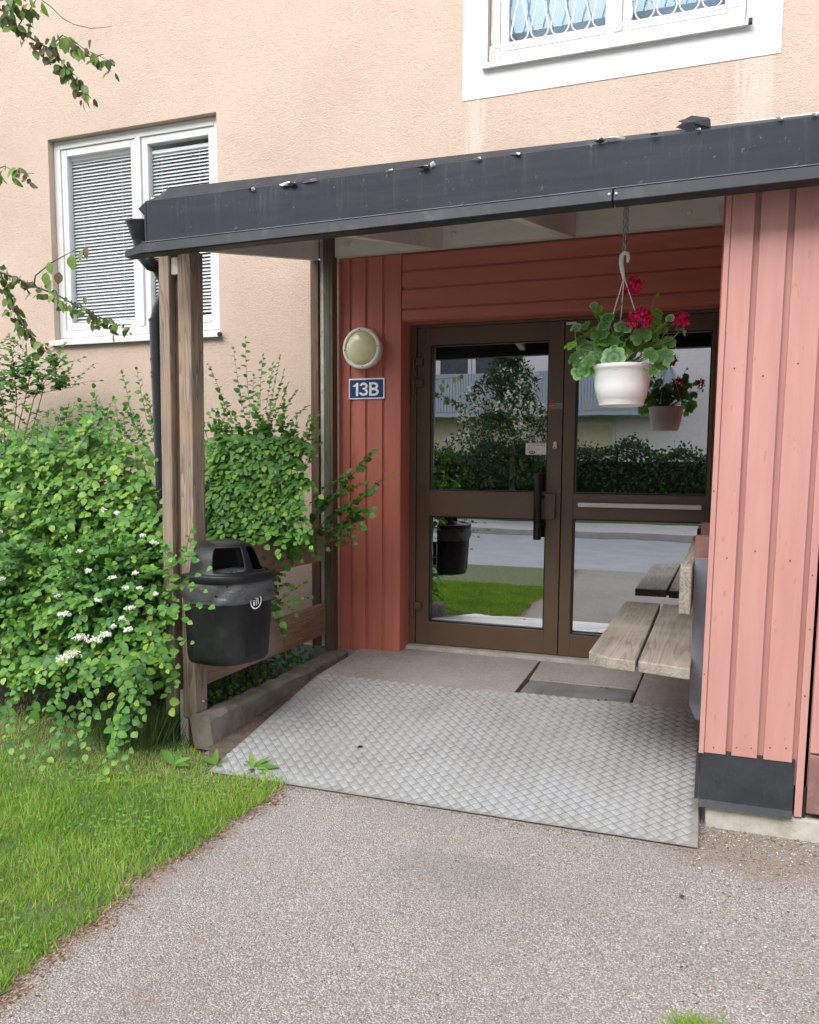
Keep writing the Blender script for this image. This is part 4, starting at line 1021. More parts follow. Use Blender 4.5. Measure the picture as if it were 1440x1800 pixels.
# geranium
def ger_mesh(dark, name='geranium_leaf'):
    n = 42; V = [(0, 0, 0)]; C = [(.055, .15, .035)]
    for ring_, (rf, zf) in enumerate(((.33, .03), (.52, .05), (.72, .07), (1.0, .10))):
        for k in range(n):
            a = 2*math.pi*k/n; lob = 1-.13*abs(math.sin(a*3.5))**1.5*-1-.13; notch = 1.0
            da = abs((a+math.pi) % (2*math.pi)-math.pi)
            if da < .35: notch = .30+.70*da/.35
            r_ = rf*(.84+.16*abs(math.cos(a*3.5))**.6)*notch if ring_ >= 2 else rf*notch
            V.append((-r_*math.cos(a), r_*math.sin(a), zf*1.1+.05*math.sin(a*7)*rf*rf))
            g = {0: (.12, .30, .07), 1: (.06, .14, .05), 2: (.15, .36, .085), 3: (.21, .44, .11)}[ring_]
            g = tuple(min(1, q*1.3) for q in g)
            if dark == 1 and ring_ != 1: g = tuple(x_*.6 for x_ in g)
            if dark == 2: g = (.24, .46, .07) if ring_ != 1 else (.17, .36, .06)
            if dark == 3: g = (g[0]*1.5+.03, g[1]*1.25+.03, g[2]*2.4)
            C.append(g)
    Fc = [(0, 1+k, 1+(k+1) % n) for k in range(n)]
    for q in range(3):
        for k in range(n): Fc.append((1+q*n+k, 1+(q+1)*n+k, 1+(q+1)*n+(k+1) % n, 1+q*n+(k+1) % n))
    me = bpy.data.meshes.new(name); me.from_pydata(V, [], Fc); ca_ = me.color_attributes.new('tint', 'FLOAT_COLOR', 'POINT')
    cc = np.ones((len(V), 4)); cc[:, :3] = np.array(C); ca_.data.foreach_set('color', cc.reshape(-1)); me.materials.append(MAT['leaf']); me.shade_smooth(); return me
GM = [ger_mesh(k) for k in range(4)]
def put_leaf(p, r_, nrm, spin, k, squash=1.0):
    o = bpy.data.objects.new('geranium_leaf', GM[k]); COL.objects.link(o); o.parent = hb
    q = Vector(nrm).normalized().to_track_quat('Z', 'Y'); m = q.to_matrix().to_4x4() @ Matrix.Rotation(spin, 4, 'Z') @ Matrix.Diagonal((r_, r_*squash, r_, 1))
    m.translation = p-WL[hb.name]; o.matrix_local = m
px2m = hbY/F*1.03
gst = MB()
root = Vector((bc.x, hbY, zr-.01))
GL = [(1079, 630, 20, 3, .9), (1108, 650, 15, 2, .9), (1022, 652, 17, 0, .8), (1034, 652, 15, 2, .5), (1032, 616, 18, 3, .6), (1060, 606, 17, 0, .5), (1041, 585, 21, 2, .12), (1062, 573, 13, 3, .4), (1095, 577, 15, 3, .35),
      (1013, 577, 10, 3, .4), (1056, 553, 11, 2, .3), (1044, 537, 7, 3, .4), (1052, 545, 8, 2, .5), (1154, 573, 10, 2, .7), (1165, 579, 9, 2, .7), (1155, 551, 10, 2, .5), (1152, 560, 10, 2, .6), (1128, 592, 17, 1, .6), (1156, 610, 14, 3, .6),
      (1168, 628, 15, 1, .9), (1148, 655, 9, 1, .9), (1003, 609, 11, 2, .3), (1178, 560, 7, 3, .6), (1105, 604, 15, 2, .3), (1086, 590, 13, 1, .4), (1020, 600, 14, 1, .3), (1048, 628, 14, 0, .6), (1068, 560, 12, 0, .4), (1136, 612, 14, 2, .3), (1175, 603, 12, 1, .6),
      (1028, 575, 12, 0, .3), (1120, 575, 11, 0, .4), (1145, 590, 13, 0, .5), (1160, 645, 12, 1, .8), (1075, 602, 14, 1, .4), (1098, 618, 12, 2, .3), (1010, 632, 13, 1, .7), (1055, 590, 15, 1, .3), (1143, 625, 13, 1, .6), (1035, 636, 12, 1, .6)]
for u_, v_, rp_, k_, face in GL:
    Y = hbY+rng.uniform(-.11, .06)-(.05 if v_ > 620 else 0); p = at(u_, v_, Y); r_ = rp_*px2m*1.05
    nrm = Vector((rng.normal()*.22+(.3 if u_ > 1130 else -.3 if u_ < 1040 else 0), -face-.25, (1-face)*.75+.05))
    put_leaf(p, r_, nrm, rng.uniform(-.6, .6)+R(90), k_)
    gst.tube([root+Vector((rng.normal()*.03, rng.normal()*.03, 0)), root.lerp(p, .55)+Vector((0, 0, .02)), p], [.0022, .0018, .0014], 5)
for k in range(34):   # the far side and the middle of the plant
    a = rng.uniform(0, 6.28); rr2 = rng.uniform(.03, .17); h_ = rng.uniform(-.01, .14)*(1-rr2*2.2)
    p = Vector((bc.x+rr2*math.cos(a), hbY+.03+rr2*.8*math.sin(a), zr+.03+h_)); put_leaf(p, rng.uniform(.022, .042), (math.cos(a)*.5, math.sin(a)*.5-.2, .8), rng.uniform(0, 6), int(rng.integers(0, 3)))
    gst.tube([root, p], [.002, .0014], 4)
for u_, v_, w_ in ((1112, 520, 0), (1185, 590, 0), (1105, 585, 0)): pass
def stem(uv, Y=hbY, r_=.0022): gst.tube([root]+[at(u_, v_, Y) for u_, v_ in uv], r_, 6)
stem([(1062, 570), (1090, 540), (1102, 518)]); stem([(1090, 610), (1112, 585), (1122, 572)], hbY-.05); stem([(1150, 608), (1180, 598), (1192, 585), (1195, 575)], hbY-.04); stem([(1143, 590), (1145, 545), (1150, 525), (1156, 521)], hbY-.03)
stem([(1016, 618), (1011, 590), (1012, 580)], hbY-.05, .0018); stem([(1050, 560), (1046, 545), (1040, 541)], hbY-.03, .0015); stem([(1160, 600), (1172, 580), (1184, 568)], hbY-.02, .0018)
gst.build('stems', 'green_stem', hb, smooth=True)
PINK = [(.80, .012, .13), (.88, .02, .19), (.70, .01, .09), (.88, .06, .26)]
def flower_head(u_, v_, rx, rz_, n, Y):
    L = Leaves('quad'); c = at(u_, v_, Y)
    for k in range(n):
        d = rv(); 
        p = c+Vector((d.x*rx, d.y*rx, d.z*rz_))*px2m*rng.uniform(.65, .95)
        for q in range(2): L.add(p+rv()*.002, (rv()+d*.2).normalized(), d+rv()*.5, .019*rng.uniform(.75, 1.15), PINK[int(rng.integers(0, 4))])
    L.mesh('flower_head', np.arange(len(L.P)), 'petal', hb, None)
flower_head(1124, 561, 22, 16, 130, hbY-.07); flower_head(1115, 502, 15, 15, 62, hbY+.02); flower_head(1100, 510, 7, 7, 14, hbY+.03); flower_head(1198, 561, 13, 11, 46, hbY-.05)
L = Leaves('ovate')
for u_, v_, Y in ((1158, 520, hbY-.03), (1199, 580, hbY-.05), (1203, 586, hbY-.05), (1039, 543, hbY-.03), (1190, 578, hbY-.05), (1169, 571, hbY)):
    for k in range(5): L.add(at(u_, v_, Y), rv()+Vector((0, 0, .5)), rv(), .014, (.28, .42, .12))
L.mesh('flower_buds', np.arange(len(L.P)), 'leaf', hb)

# ================================================================== SHRUBS
FLOWER = [(.78, .80, .74), (.84, .85, .80), (.72, .74, .66)]
def cluster(c, r_, parent, n=26, name='flower_cluster'):
    L = Leaves('quad')
    for k in range(n):
        d = rv(); d.z = abs(d.z)*.6; d.y -= .2
        p = Vector(c)+d*r_*rng.uniform(.5, 1)
        for q in range(3): L.add(p, rv(), d+Vector((0, -.6, .6))+rv()*.5, .0105*rng.uniform(.8, 1.2), FLOWER[int(rng.integers(0, 3))])
    return L.mesh(name, np.arange(len(L.P)), 'petal', parent, None)

# A: the big flowering shrub in front of the post
sA = thing('flowering_shrub', 'big spreading green shrub with white flower clusters left of the litter bin', 'shrub', (-3.3, 3.7, 0))
L = Leaves('ovate'); stems = []
blob_bush(L, stems, (-3.45, 3.75, .62), (.80, .60, .55), 260,   .034, inner=3600, tl=.26, nl=12, hi=3)
blob_bush(L, stems, (-2.88, 3.45, .66), (.33, .32, .38), 130, .032, inner=2600, tl=.22, nl=11, hi=3)
blob_bush(L, stems, (-3.9, 4.3, .95), (.9, .5, .42), 160, .032, inner=900, tl=.26, nl=11, hi=3)
blob_bush(L, stems, (-4.4, 3.6, .6), (.5, .6, .5), 60, .034, inner=900)
blob_bush(L, stems, (-3.1, 4.4, .9), (.42, .32, .52), 90, .030, inner=1100, hi=2)
def px_twig(L, st, a, b_, n, size, Ya, Yb=None, **kw):
    twig(L, st, at(a[0], a[1], Ya), at(b_[0], b_[1], Yb or Ya), n, size, **kw)
H = dict(cam_bias=1.1, young=.5, hi=3)
# hero shoots over the bin and the post
for a, b_, n, Ya, Yb in (((280, 1050), (368, 1000), 9, 3.2, 3.05), ((250, 1080), (372, 1068), 11, 3.15, 3.0), ((240, 1000), (338, 1028), 10, 3.2, 3.05), ((300, 1000), (342, 955), 6, 3.3, 3.22),
                         ((325, 985), (338, 925), 6, 3.3, 3.25), ((270, 950), (300, 985), 6, 3.3, 3.2), ((230, 1060), (335, 1095), 10, 3.1, 2.98), ((240, 1120), (340, 1130), 9, 3.15, 3.05), ((255, 870), (283, 812), 5, 3.75, 3.7),
                         ((290, 1030), (362, 1040), 8, 3.12, 3.0), ((215, 960), (300, 960), 9, 3.3, 3.2), ((260, 1010), (350, 985), 8, 3.2, 3.1)):
    px_twig(L, stems, a, b_, n, .031, Ya, Yb, **H)
# drooping skirts
for a, b_, n, Ya, Yb in (((60, 1230), (40, 1330), 11, 3.1, 2.9), ((150, 1230), (150, 1330), 12, 3.1, 2.9), ((255, 1180), (255, 1260), 9, 3.2, 3.05), ((100, 1220), (100, 1310), 11, 3.1, 2.9), ((200, 1260), (205, 1340), 10, 3.1, 2.9), ((10, 1230), (20, 1320), 10, 3.1, 2.92), ((150, 1200), (80, 1245), 9, 3.2, 2.95), ((140, 1230), (75, 1350), 12, 3.2, 2.85), ((120, 1290), (55, 1345), 10, 3.1, 2.85), ((120, 1310), (130, 1368), 9, 3.05, 2.85), ((230, 1200), (190, 1372), 15, 3.15, 2.82), ((220, 1250), (175, 1370), 10, 3.1, 2.82),
                         ((240, 1220), (225, 1350), 11, 3.2, 2.9), ((200, 1230), (125, 1305), 11, 3.15, 2.9), ((250, 1180), (240, 1290), 10, 3.25, 3.05), ((60, 1160), (20, 1240), 10, 3.2, 3.0), ((180, 1150), (150, 1230), 10, 3.1, 2.95), ((100, 1150), (60, 1215), 9, 3.1, 2.95),
                         ((210, 1130), (215, 1210), 9, 3.1, 2.95), ((250, 1150), (230, 1230), 9, 3.15, 3.0), ((270, 1130), (295, 1180), 8, 3.2, 3.1), ((20, 1200), (5, 1330), 10, 3.2, 2.95), ((190, 1180), (240, 1235), 9, 3.05, 2.95), ((120, 1180), (170, 1215), 8, 3.1, 2.95)):
    px_twig(L, stems, a, b_, n, .032, Ya, Yb, **H)
# front carpet of fresh shoots
for k in range(560):
    u_ = rng.uniform(-40, 305); v_ = 770+22*math.sin(u_/28)+18*math.sin(u_/11+2)+rng.normal()*18+430*rng.random()**1.1
    if (v_ < 900 and u_ > 250) or v_ > 1200: continue
    Y = 3.18+(1150-v_)/1000*1.25+rng.uniform(-.06, .12)
    du = rng.normal()*45; dv = abs(rng.normal())*30+8
    if u_+du > 320: du = -abs(du)*.3
    px_twig(L, stems, (u_, v_-dv*.2), (u_+du, v_+dv), int(rng.integers(8, 12)), .039, Y+.16+rng.uniform(0, .1), Y, cam_bias=1.2, young=.85, hi=3.2)
for k in range(80):   # ragged top shoots
    u_ = rng.uniform(-10, 270); top = 760-u_*.15+rng.uniform(-50, 40); Y = rng.uniform(4.1, 4.7)
    px_twig(L, stems, (u_, top+75), (u_+rng.normal()*38, top+rng.uniform(0, 30)), 12, .032, Y, Y-.05, up=.7, cam_bias=.6, hi=2)
for u_, v_ in ((165, 680), (215, 655), (240, 648), (255, 700), (230, 720), (200, 700), (140, 705), (185, 735)):
    px_twig(L, stems, (u_+18, v_+90), (u_, v_), 12, .030, 4.6, 4.5, up=.7, cam_bias=.6, hi=2)
# under-storey in shade
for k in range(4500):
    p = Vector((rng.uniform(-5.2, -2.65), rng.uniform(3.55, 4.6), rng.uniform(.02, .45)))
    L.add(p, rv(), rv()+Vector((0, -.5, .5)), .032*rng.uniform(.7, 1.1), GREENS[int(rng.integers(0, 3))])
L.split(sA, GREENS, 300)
for k in range(9):
    x0 = rng.uniform(-4.2, -3.0); stems.append(([(x0, 4.0+rng.uniform(-.2, .2), 0), (x0+rng.normal()*.1, 3.9, .4), (x0+rng.normal()*.3, 3.8+rng.normal()*.2, .9)], [.008, .006, .003]))
stems_mesh(stems, 'stems', 'twig', sA)
for u_, v_, Y, s_ in ((113, 1081, 3.02, .030), (143, 1122, 2.98, .034), (167, 1128, 2.98, .036), (116, 1160, 2.96, .036), (130, 1152, 2.96, .034), (186, 1116, 3.0, .024), (187, 1116, 3.06, .016), (200, 1017, 3.15, .018), (238, 1008, 3.15, .014), (222, 1034, 3.12, .012), (245, 1035, 3.12, .012), (173, 1056, 3.12, .016),
                       (230, 1070, 3.08, .020), (227, 1108, 3.05, .018), (155, 1004, 3.2, .014), (271, 955, 3.2, .016), (252, 942, 3.25, .012), (103, 1047, 3.15, .012), (205, 902, 3.35, .012), (182, 897, 3.4, .014), (5, 1018, 3.2, .014), (140, 970, 3.25, .012), (275, 1045, 3.1, .012), (215, 1088, 3.07, .012), (200, 1102, 3.06, .012), (190, 845, 3.7, .01)):
    cluster(at(u_, v_, Y-.03), s_*1.1, sA, int(8+s_*900))

# B: shrub between post and house wall
sB = thing('leafy_shrub', 'dense green shrub growing between the timber post and the house wall', 'shrub', (-2.8, 4.4, 0))
L = Leaves('ovate'); stems = []
blob_bush(L, stems, (-2.78, 4.35, 1.06), (.40, .34, .42), 250, .031, inner=1900, tl=.22, nl=11, hi=3)
blob_bush(L, stems, (-2.75, 4.35, .62), (.28, .34, .35), 90, .031, inner=1500, tl=.22, nl=10, hi=3)
for u_, v_ in ((432, 592), (410, 612), (463, 625), (493, 625), (508, 672), (385, 690), (520, 690), (480, 640), (446, 660), (540, 715), (365, 640), (420, 680), (500, 650)):
    b0_ = (u_*.6+448*.4, v_*.35+770*.65)
    px_twig(L, stems, b0_, (u_, v_), 13, .027, 4.55, 4.6, up=.7, cam_bias=.6, young=.1, hi=2)
for k in range(75):
    u_ = rng.uniform(365, 545); top = 715+abs(u_-450)*.25+rng.uniform(-25, 45)
    px_twig(L, stems, (u_*.8+455*.2, top+90), (u_+rng.normal()*26, top+rng.uniform(0, 25)), 12, .032, 4.4, 4.4, up=.7, cam_bias=.7, hi=3)
for k in range(150):
    u_ = rng.uniform(365, 525); v_ = rng.uniform(780, 955); Y = 4.1-(v_-780)/175*.25; du = rng.normal()*26
    px_twig(L, stems, (u_, v_-15), (u_+du, v_+rng.uniform(5, 30)), 9, .036, Y+.12, Y, **H)
# branch reaching over the rail and across the red boards
for a, b_, n, Ya, Yb in (((520, 950), (640, 925), 12, 4.35, 4.4), ((560, 935), (690, 832), 16, 4.4, 4.5), ((600, 860), (655, 797), 9, 4.45, 4.5), ((540, 930), (600, 860), 11, 4.35, 4.45), ((580, 915), (660, 860), 11, 4.4, 4.45), ((560, 900), (640, 850), 11, 4.4, 4.45), ((520, 940), (575, 965), 9, 4.3, 4.3), ((500, 930), (550, 975), 9, 4.2, 4.2),
                         ((590, 930), (655, 895), 10, 4.4, 4.45), ((480, 930), (545, 965), 8, 4.1, 4.05), ((600, 900), (650, 905), 8, 4.4, 4.4), ((570, 945), (635, 930), 8, 4.38, 4.4), ((500, 960), (530, 985), 6, 4.1, 4.05), ((550, 890), (610, 830), 8, 4.45, 4.5)):
    px_twig(L, stems, a, b_, n+3, .041, Ya, Yb, cam_bias=1.3, young=.3, hi=2.8, r=.0022); px_twig(L, stems, (a[0]+rng.normal()*12, a[1]+rng.normal()*8), (b_[0]-rng.uniform(8, 40), b_[1]+rng.uniform(5, 30)), n, .040, Ya, Yb, cam_bias=1.3, young=.2, hi=2.6, r=.0016)
for a, b_, n in (((470, 1080), (535, 1025), 10), ((480, 1070), (500, 1110), 7), ((500, 1060), (545, 1050), 8), ((475, 1050), (520, 1080), 8), ((490, 1090), (500, 1125), 7), ((480, 1040), (510, 1030), 7)):
    px_twig(L, stems, a, b_, n, .030, 4.1, 4.15, **H)
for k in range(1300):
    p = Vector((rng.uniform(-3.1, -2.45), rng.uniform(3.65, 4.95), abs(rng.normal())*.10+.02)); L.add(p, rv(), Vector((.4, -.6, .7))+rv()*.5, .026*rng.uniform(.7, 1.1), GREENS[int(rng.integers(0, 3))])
L.split(sB, GREENS, 300)
for k in range(7):
    x0 = rng.uniform(-2.95, -2.6); stems.append(([(x0, 4.4, 0), (x0+rng.normal()*.06, 4.4, .5), (x0+rng.normal()*.15, 4.45, 1.2)], [.008, .006, .003]))
stems_mesh(stems, 'stems', 'twig', sB)

# C: thin sapling shrub by the wall, far left
sC = thing('thin_shrub', 'thin upright shrub with sparse leaves against the wall below the venetian blind window', 'shrub', (-4.75, 4.75, 0))
L = Leaves('ovate'); stems = []
trunk = [((20, 800), (45, 700), (60, 620)), ((35, 800), (60, 700), (100, 640)), ((22, 790), (30, 700), (20, 610)), ((45, 800), (75, 690), (130, 680)), ((10, 800), (5, 700), (-20, 640)), ((10, 800), (-15, 720), (-40, 680))]
for tr in trunk:
    P3 = [at(u_, v_, 4.75) for u_, v_ in tr]; stems.append(([Vector((P3[0].x, 4.7, 0)), Vector((P3[0].x, 4.72, .8))]+P3, [.007, .006, .005, .003, .0015]))
    for k in range(17):
        t_ = rng.uniform(0, 1); s_ = P3[1].lerp(P3[2], t_) if rng.random() < .75 else P3[0].lerp(P3[1], t_)
        e_ = s_+Vector((rng.normal()*.16, rng.normal()*.08, rng.uniform(.02, .16)))
        twig(L, stems, s_, e_, 11, .031, up=.7, cam_bias=.6, hi=2, young=.05, r=.0012)
L.split(sC, GREENS, 300, score=None)
stems_mesh(stems, 'stems', 'twig', sC)

# ================================================================== CRAB APPLE TREE reaching in from the left
AP = [(.085, .15, .05), (.14, .23, .065), (.20, .32, .08), (.13, .125, .07), (.21, .14, .10)]
tre = thing('apple_tree', 'tree at left whose drooping branches with reddish green leaves reach into the picture', 'tree', (-4.6, 1.9, 0))
tb = MB().tube([(-4.6, 1.9, -.05), (-4.58, 1.92, .8), (-4.5, 1.95, 1.7), (-4.45, 2.1, 2.6), (-4.5, 2.3, 3.6), (-4.6, 2.3, 5.0)], [.11, .095, .085, .07, .05, .03], 12).build('trunk', 'bark', tre, smooth=True)
L = Leaves('long'); stems = []
def bough(uvs, Y0, Y1, fr, leaves=True, r0=.006):
    pts = [at(u_, v_, Y0+(Y1-Y0)*i/(len(uvs)-1)) for i, (u_, v_) in enumerate(uvs)]
    stems.append(([Vector(fr), Vector(fr).lerp(pts[0], .6)+Vector((0, 0, .12))]+pts, [.03, .016]+[r0*(1-.75*i/len(pts)) for i in range(len(pts))])); return pts
def dress(pts, n, size, pal_ix=(0, 1, 2, 3), hang=.8, sp=.03):
    tot = len(pts)-1
    for k in range(n):
        t_ = rng.uniform(0, tot); i = min(int(t_), tot-1); p = pts[i].lerp(pts[i+1], t_-i)
        d = Vector((rng.normal()*.5, rng.normal()*.5, -hang+rng.normal()*.4)); s_ = size*rng.uniform(.55, 1.15)
        s_ *= 1.25; L.add(p+rv()*sp*.9+Vector((0, 0, -.01)), d, Vector((rng.normal()*.7, -1, rng.normal()*.5)), (s_, s_*1.35, s_), AP[pal_ix[int(rng.integers(0, len(pal_ix)))]])
p = bough([(-25, 5), (8, 20), (30, 50), (60, 70), (85, 85), (105, 103), (122, 125), (138, 150), (160, 172)], 2.9, 3.1, (-4.46, 2.15, 2.9)); dress(p, 120, .036, (0, 1, 3, 3, 2))
q = [p[4], at(110, 62, 3.0), at(130, 72, 3.0), at(150, 88, 3.0), at(175, 98, 3.0), at(198, 112, 3.0)]; stems.append((q, [.003, .0025, .002, .002, .0015, .001])); dress(q, 50, .042, (1, 2, 0, 3))
q = [p[2], at(45, 25, 2.95), at(60, 8, 2.95), at(66, -10, 2.95)]; stems.append((q, [.003, .002, .002, .001])); dress(q, 20, .04, (1, 2, 0))
dress([at(0, 10, 2.9), at(40, -5, 2.9)], 26, .038, (0, 1, 3, 2))
p = bough([(60, -10), (90, 12), (110, 32), (130, 43), (160, 50), (185, 48), (197, 46)], 3.0, 3.05, (-4.5, 2.25, 3.6), r0=.0022)
p = bough([(-30, 470), (0, 478), (30, 490), (60, 503), (100, 518), (130, 535), (165, 553), (185, 562), (205, 572), (232, 570)], 2.8, 2.9, (-4.46, 2.1, 2.5)); dress(p[1:], 115, .030, (0, 1, 3, 2), hang=.5)
q = [p[3], at(62, 485, 2.8), at(90, 462, 2.75), at(112, 450, 2.7), at(135, 438, 2.68)]; stems.append((q, [.0035, .003, .0025, .002, .0015]))
for u_, v_, s_, c_ in ((125, 447, .062, 2), (82, 478, .055, 2), (90, 492, .060, 1), (105, 478, .050, 4), (152, 432, .052, 4), (86, 460, .05, 2), (145, 440, .05, 2), (106, 530, .036, 2), (122, 535, .034, 1), (150, 520, .036, 1), (200, 568, .036, 1)):
    L.add(at(u_, v_, 2.72), (rng.normal()*.2, 0, -1), (rng.normal()*.3, -1, .2), (s_, s_*1.5, s_), AP[c_])
q = [p[1], at(20, 520, 2.85), at(28, 550, 2.85), at(45, 575, 2.85), at(60, 598, 2.85), at(80, 618, 2.85)]; stems.append((q, [.003]*6)); dress(q, 85, .036, (1, 2, 0, 3), hang=.9)
q = [at(-10, 300, 2.85), at(8, 292, 2.85), at(30, 303, 2.85), at(60, 305, 2.85)]; stems.append(([Vector((-4.46, 2.1, 2.7))]+q, [.02, .003, .002, .0015, .001])); dress(q[:3], 18, .046, (1, 2, 2)); dress(q[2:], 7, .03, (3, 4))
# crown above and beyond the frame
for k in range(900):
    d = rv(); pz = Vector((-4.7+d.x*1.1, 2.0+d.y*1.1, 4.6+d.z*.9))
    L.add(pz, rv(), rv()+Vector((0, 0, .5)), .05, AP[int(rng.integers(0, 4))])
L.split(tre, AP, 300, score=lambda P: (P[:, 2] < 3.6)*1.0+.001)
for k in range(14):
    d = rv(); stems.append(([(-4.55, 2.2, 3.4+rng.uniform(0, 1.2)), (-4.6+d.x*.6, 2.1+d.y*.6, 4.3), (-4.7+d.x*1.0, 2.0+d.y*1.0, 4.7+d.z*.5)], [.025, .012, .004]))
stems_mesh(stems, 'branches', 'bark', tre, 6)

# ================================================================== GRASS AND GROUND COVER
LG = [(.12, .26, .035), (.18, .35, .045), (.25, .43, .055), (.34, .50, .08), (.36, .34, .13), (.42, .36, .20)]
def inlawn(x_, y_):
    if x_ > edge_x(y_)+rng.normal()*.03: return False
    if y_ > 3.17 and x_ > -2.55+(3.45-y_)*1.6: return False
    return True
L = Leaves('blade'); n = 0
while n < 78000:
    x_ = -1.74-2.4*rng.random()**1.15; y_ = rng.uniform(1.15, 4.0)
    if not inlawn(x_, y_): continue
    if y_ > 3.5 and rng.random() < .75: continue
    bare = math.sin(x_*3.1+y_*2.2)*math.sin(y_*3.7-x_*1.9)*.5+.5; sh_ = max(0, min(1, (y_-2.7)/.4))*max(0, min(1, (-1.75-x_)/.3))
    if rng.random() < .32*bare+.42*sh_: n += 1; continue
    h_ = rng.uniform(.022, .05)*(1-.3*sh_); a = rng.uniform(0, 6.28); lean = rng.uniform(.2, 1.1)
    pt_ = math.sin(x_*7+y_*3)*math.sin(y_*6.3-x_*4.1+1)+.6*math.sin(x_*17+2)*math.sin(y_*15)
    h_ *= 1+.28*pt_
    ci = int(min(5, max(0, rng.normal(1.6+1.3*sh_+.7*bare+.75*pt_, 1.1))))
    L.add((x_, y_, -.004), (math.cos(a)*lean, math.sin(a)*lean, 1), (math.sin(a)+rng.normal()*.4, -abs(math.cos(a))-.3, .2), (h_, rng.uniform(.0022, .0042), .01), LG[ci]); n += 1
o = L.mesh('lawn_grass', np.arange(len(L.P)), 'leaf', None); tag(o, 'short green lawn left of the asphalt path, thin and yellowish under the shrub', 'grass', kind='stuff')
L = Leaves('ovate')
for k in range(420):
    cx_, cy_ = [(-2.3, 1.9), (-2.05, 2.5), (-2.7, 2.3), (-1.95, 1.6), (-2.5, 2.85), (-2.0, 2.9)][int(rng.integers(0, 6))]
    x_, y_ = cx_+rng.normal()*.13, cy_+rng.normal()*.10
    if x_ > edge_x(y_)-.03: continue
    a0 = rng.uniform(0, 6.28); z_ = rng.uniform(.015, .035)
    for q in range(3): L.add((x_, y_, z_), (math.cos(a0+q*2.09), math.sin(a0+q*2.09), .15), (rng.normal()*.2, rng.normal()*.2-.2, 1), rng.uniform(.008, .013), (.17, .34, .07))
o = L.mesh('clover_patches', np.arange(len(L.P)), 'leaf', None); tag(o, 'patches of small clover leaves among the lawn grass', 'clover', kind='stuff')
# long tussock below the post and dandelions
tk = thing('grass_tuft', 'long dark grass tussock at the foot of the timber post', 'grass', (-2.72, 3.3, 0))
L = Leaves('blade')
for k in range(900):
    x_ = -2.72+rng.normal()*.12; y_ = 3.33+rng.normal()*.08; a = rng.uniform(0, 6.28); ln = rng.uniform(.10, .26)
    if x_ > -2.5 and ln > .12: ln *= .5
    L.add((x_, y_, 0), (math.cos(a)*.5+.12, math.sin(a)*.4-.1, 1), (math.sin(a), -1, .1), (ln, .0042, .01), [(.045, .10, .03), (.07, .14, .035), (.10, .17, .04)][int(rng.integers(0, 3))])
L.mesh('blades', np.arange(len(L.P)), 'leaf', tk)
def weed(name, label, base, leaves_, gl='dandelion weeds at the ramp corner'):
    w_ = thing(name, label, 'weed', base, group=None); L = Leaves('long')
    for (dx, dy, dz), s_, c_ in leaves_: L.add(base, (dx, dy, dz), (rng.normal()*.3, -.35, 1), (s_*.78, s_*.55, s_*.7), c_)
    v, f = leaf_shape('long')
    L.split(w_, [(.11, .25, .045), (.16, .33, .05)], 30); return w_
YG = (.16, .33, .05); MG = (.11, .25, .045)
weed('dandelion', 'dandelion with long leaves lying over the ramp corner', onz(445, 1352, .01), [((1, .15, .25), .16, MG), ((.9, -.25, .1), .15, YG), ((.3, .6, .35), .13, YG), ((-.8, .4, .2), .12, MG), ((.2, -.7, .3), .09, MG), ((-.3, .2, .9), .1, YG)])
weed('dandelion', 'small dandelion with one upright leaf beside the ramp edge', onz(380, 1345, .01), [((.0, .05, 1), .10, YG), ((-.9, .3, .2), .13, MG), ((-.6, .7, .3), .12, MG), ((.4, -.3, .2), .07, YG)])
weed('dandelion', 'broad leaved dandelion in the grass in front of the post', onz(305, 1345, .01), [((-1, .5, .5), .17, MG), ((.7, .3, .4), .11, YG), ((-.2, .9, .5), .12, MG), ((.9, -.1, .2), .12, MG)])
# tufts at the lower right
bt = thing('grass_tuft', 'small grass tuft growing in the asphalt at the bottom edge of the picture', 'grass', onz(1200, 1795, 0))
L = Leaves('blade')
for k in range(130):
    c0 = onz(1215+rng.normal()*26, 1802+rng.normal()*6, 0); a = rng.uniform(0, 6.28); ln = rng.uniform(.018, .045)
    L.add(c0, (math.cos(a)*.7, math.sin(a)*.7, 1), (math.sin(a), -1, .1), (ln, .003, .01), LG[int(rng.integers(1, 5))])
L.mesh('blades', np.arange(len(L.P)), 'leaf', bt)
# fallen blossom, chips and bud scales on the asphalt
L = Leaves('quad')
def scat(n, fn, cols, s0, s1, zoff=.001):
    for k in range(n):
        p = fn()
        if p is None: continue
        L.add((p[0], p[1], p[2]+zoff), (rng.normal(), rng.normal(), rng.normal()*.15), (rng.normal()*.25, rng.normal()*.25, 1), rng.uniform(s0, s1), cols[int(rng.integers(0, len(cols)))])
TAN = [(.30, .17, .10), (.22, .12, .07), (.42, .30, .20), (.16, .10, .06), (.50, .40, .30)]
WH = [(.62, .60, .55), (.50, .47, .42), (.70, .69, .66)]
scat(3200, lambda: ((lambda y_: (edge_x(y_)+abs(rng.normal())*.04-.025, y_, -.006))(rng.uniform(1.3, 3.07))), TAN, .004, .012)
scat(450, lambda: (rng.uniform(-1.8, -.05), 3.098-abs(rng.normal())*.012, -.006), TAN, .004, .011)
scat(1300, lambda: (rng.uniform(-.05, .9), 3.38-abs(rng.normal())*.16, -.006), TAN+WH, .004, .012)
scat(1500, lambda: (rng.uniform(-.1, .9), rng.uniform(1.9, 3.3), -.006), WH+WH+TAN, .004, .012)
scat(700, lambda: (-1.7+rng.random()*2.2, rng.uniform(1.3, 3.05), -.006), WH+TAN, .003, .007)
scat(420, lambda: ((lambda y_: (rng.uniform(-2.30, -2.19), y_, .006+(y_-3.3)*.075))(rng.uniform(3.35, 4.8))), TAN[:4]+[(.25, .09, .04)], .004, .012)
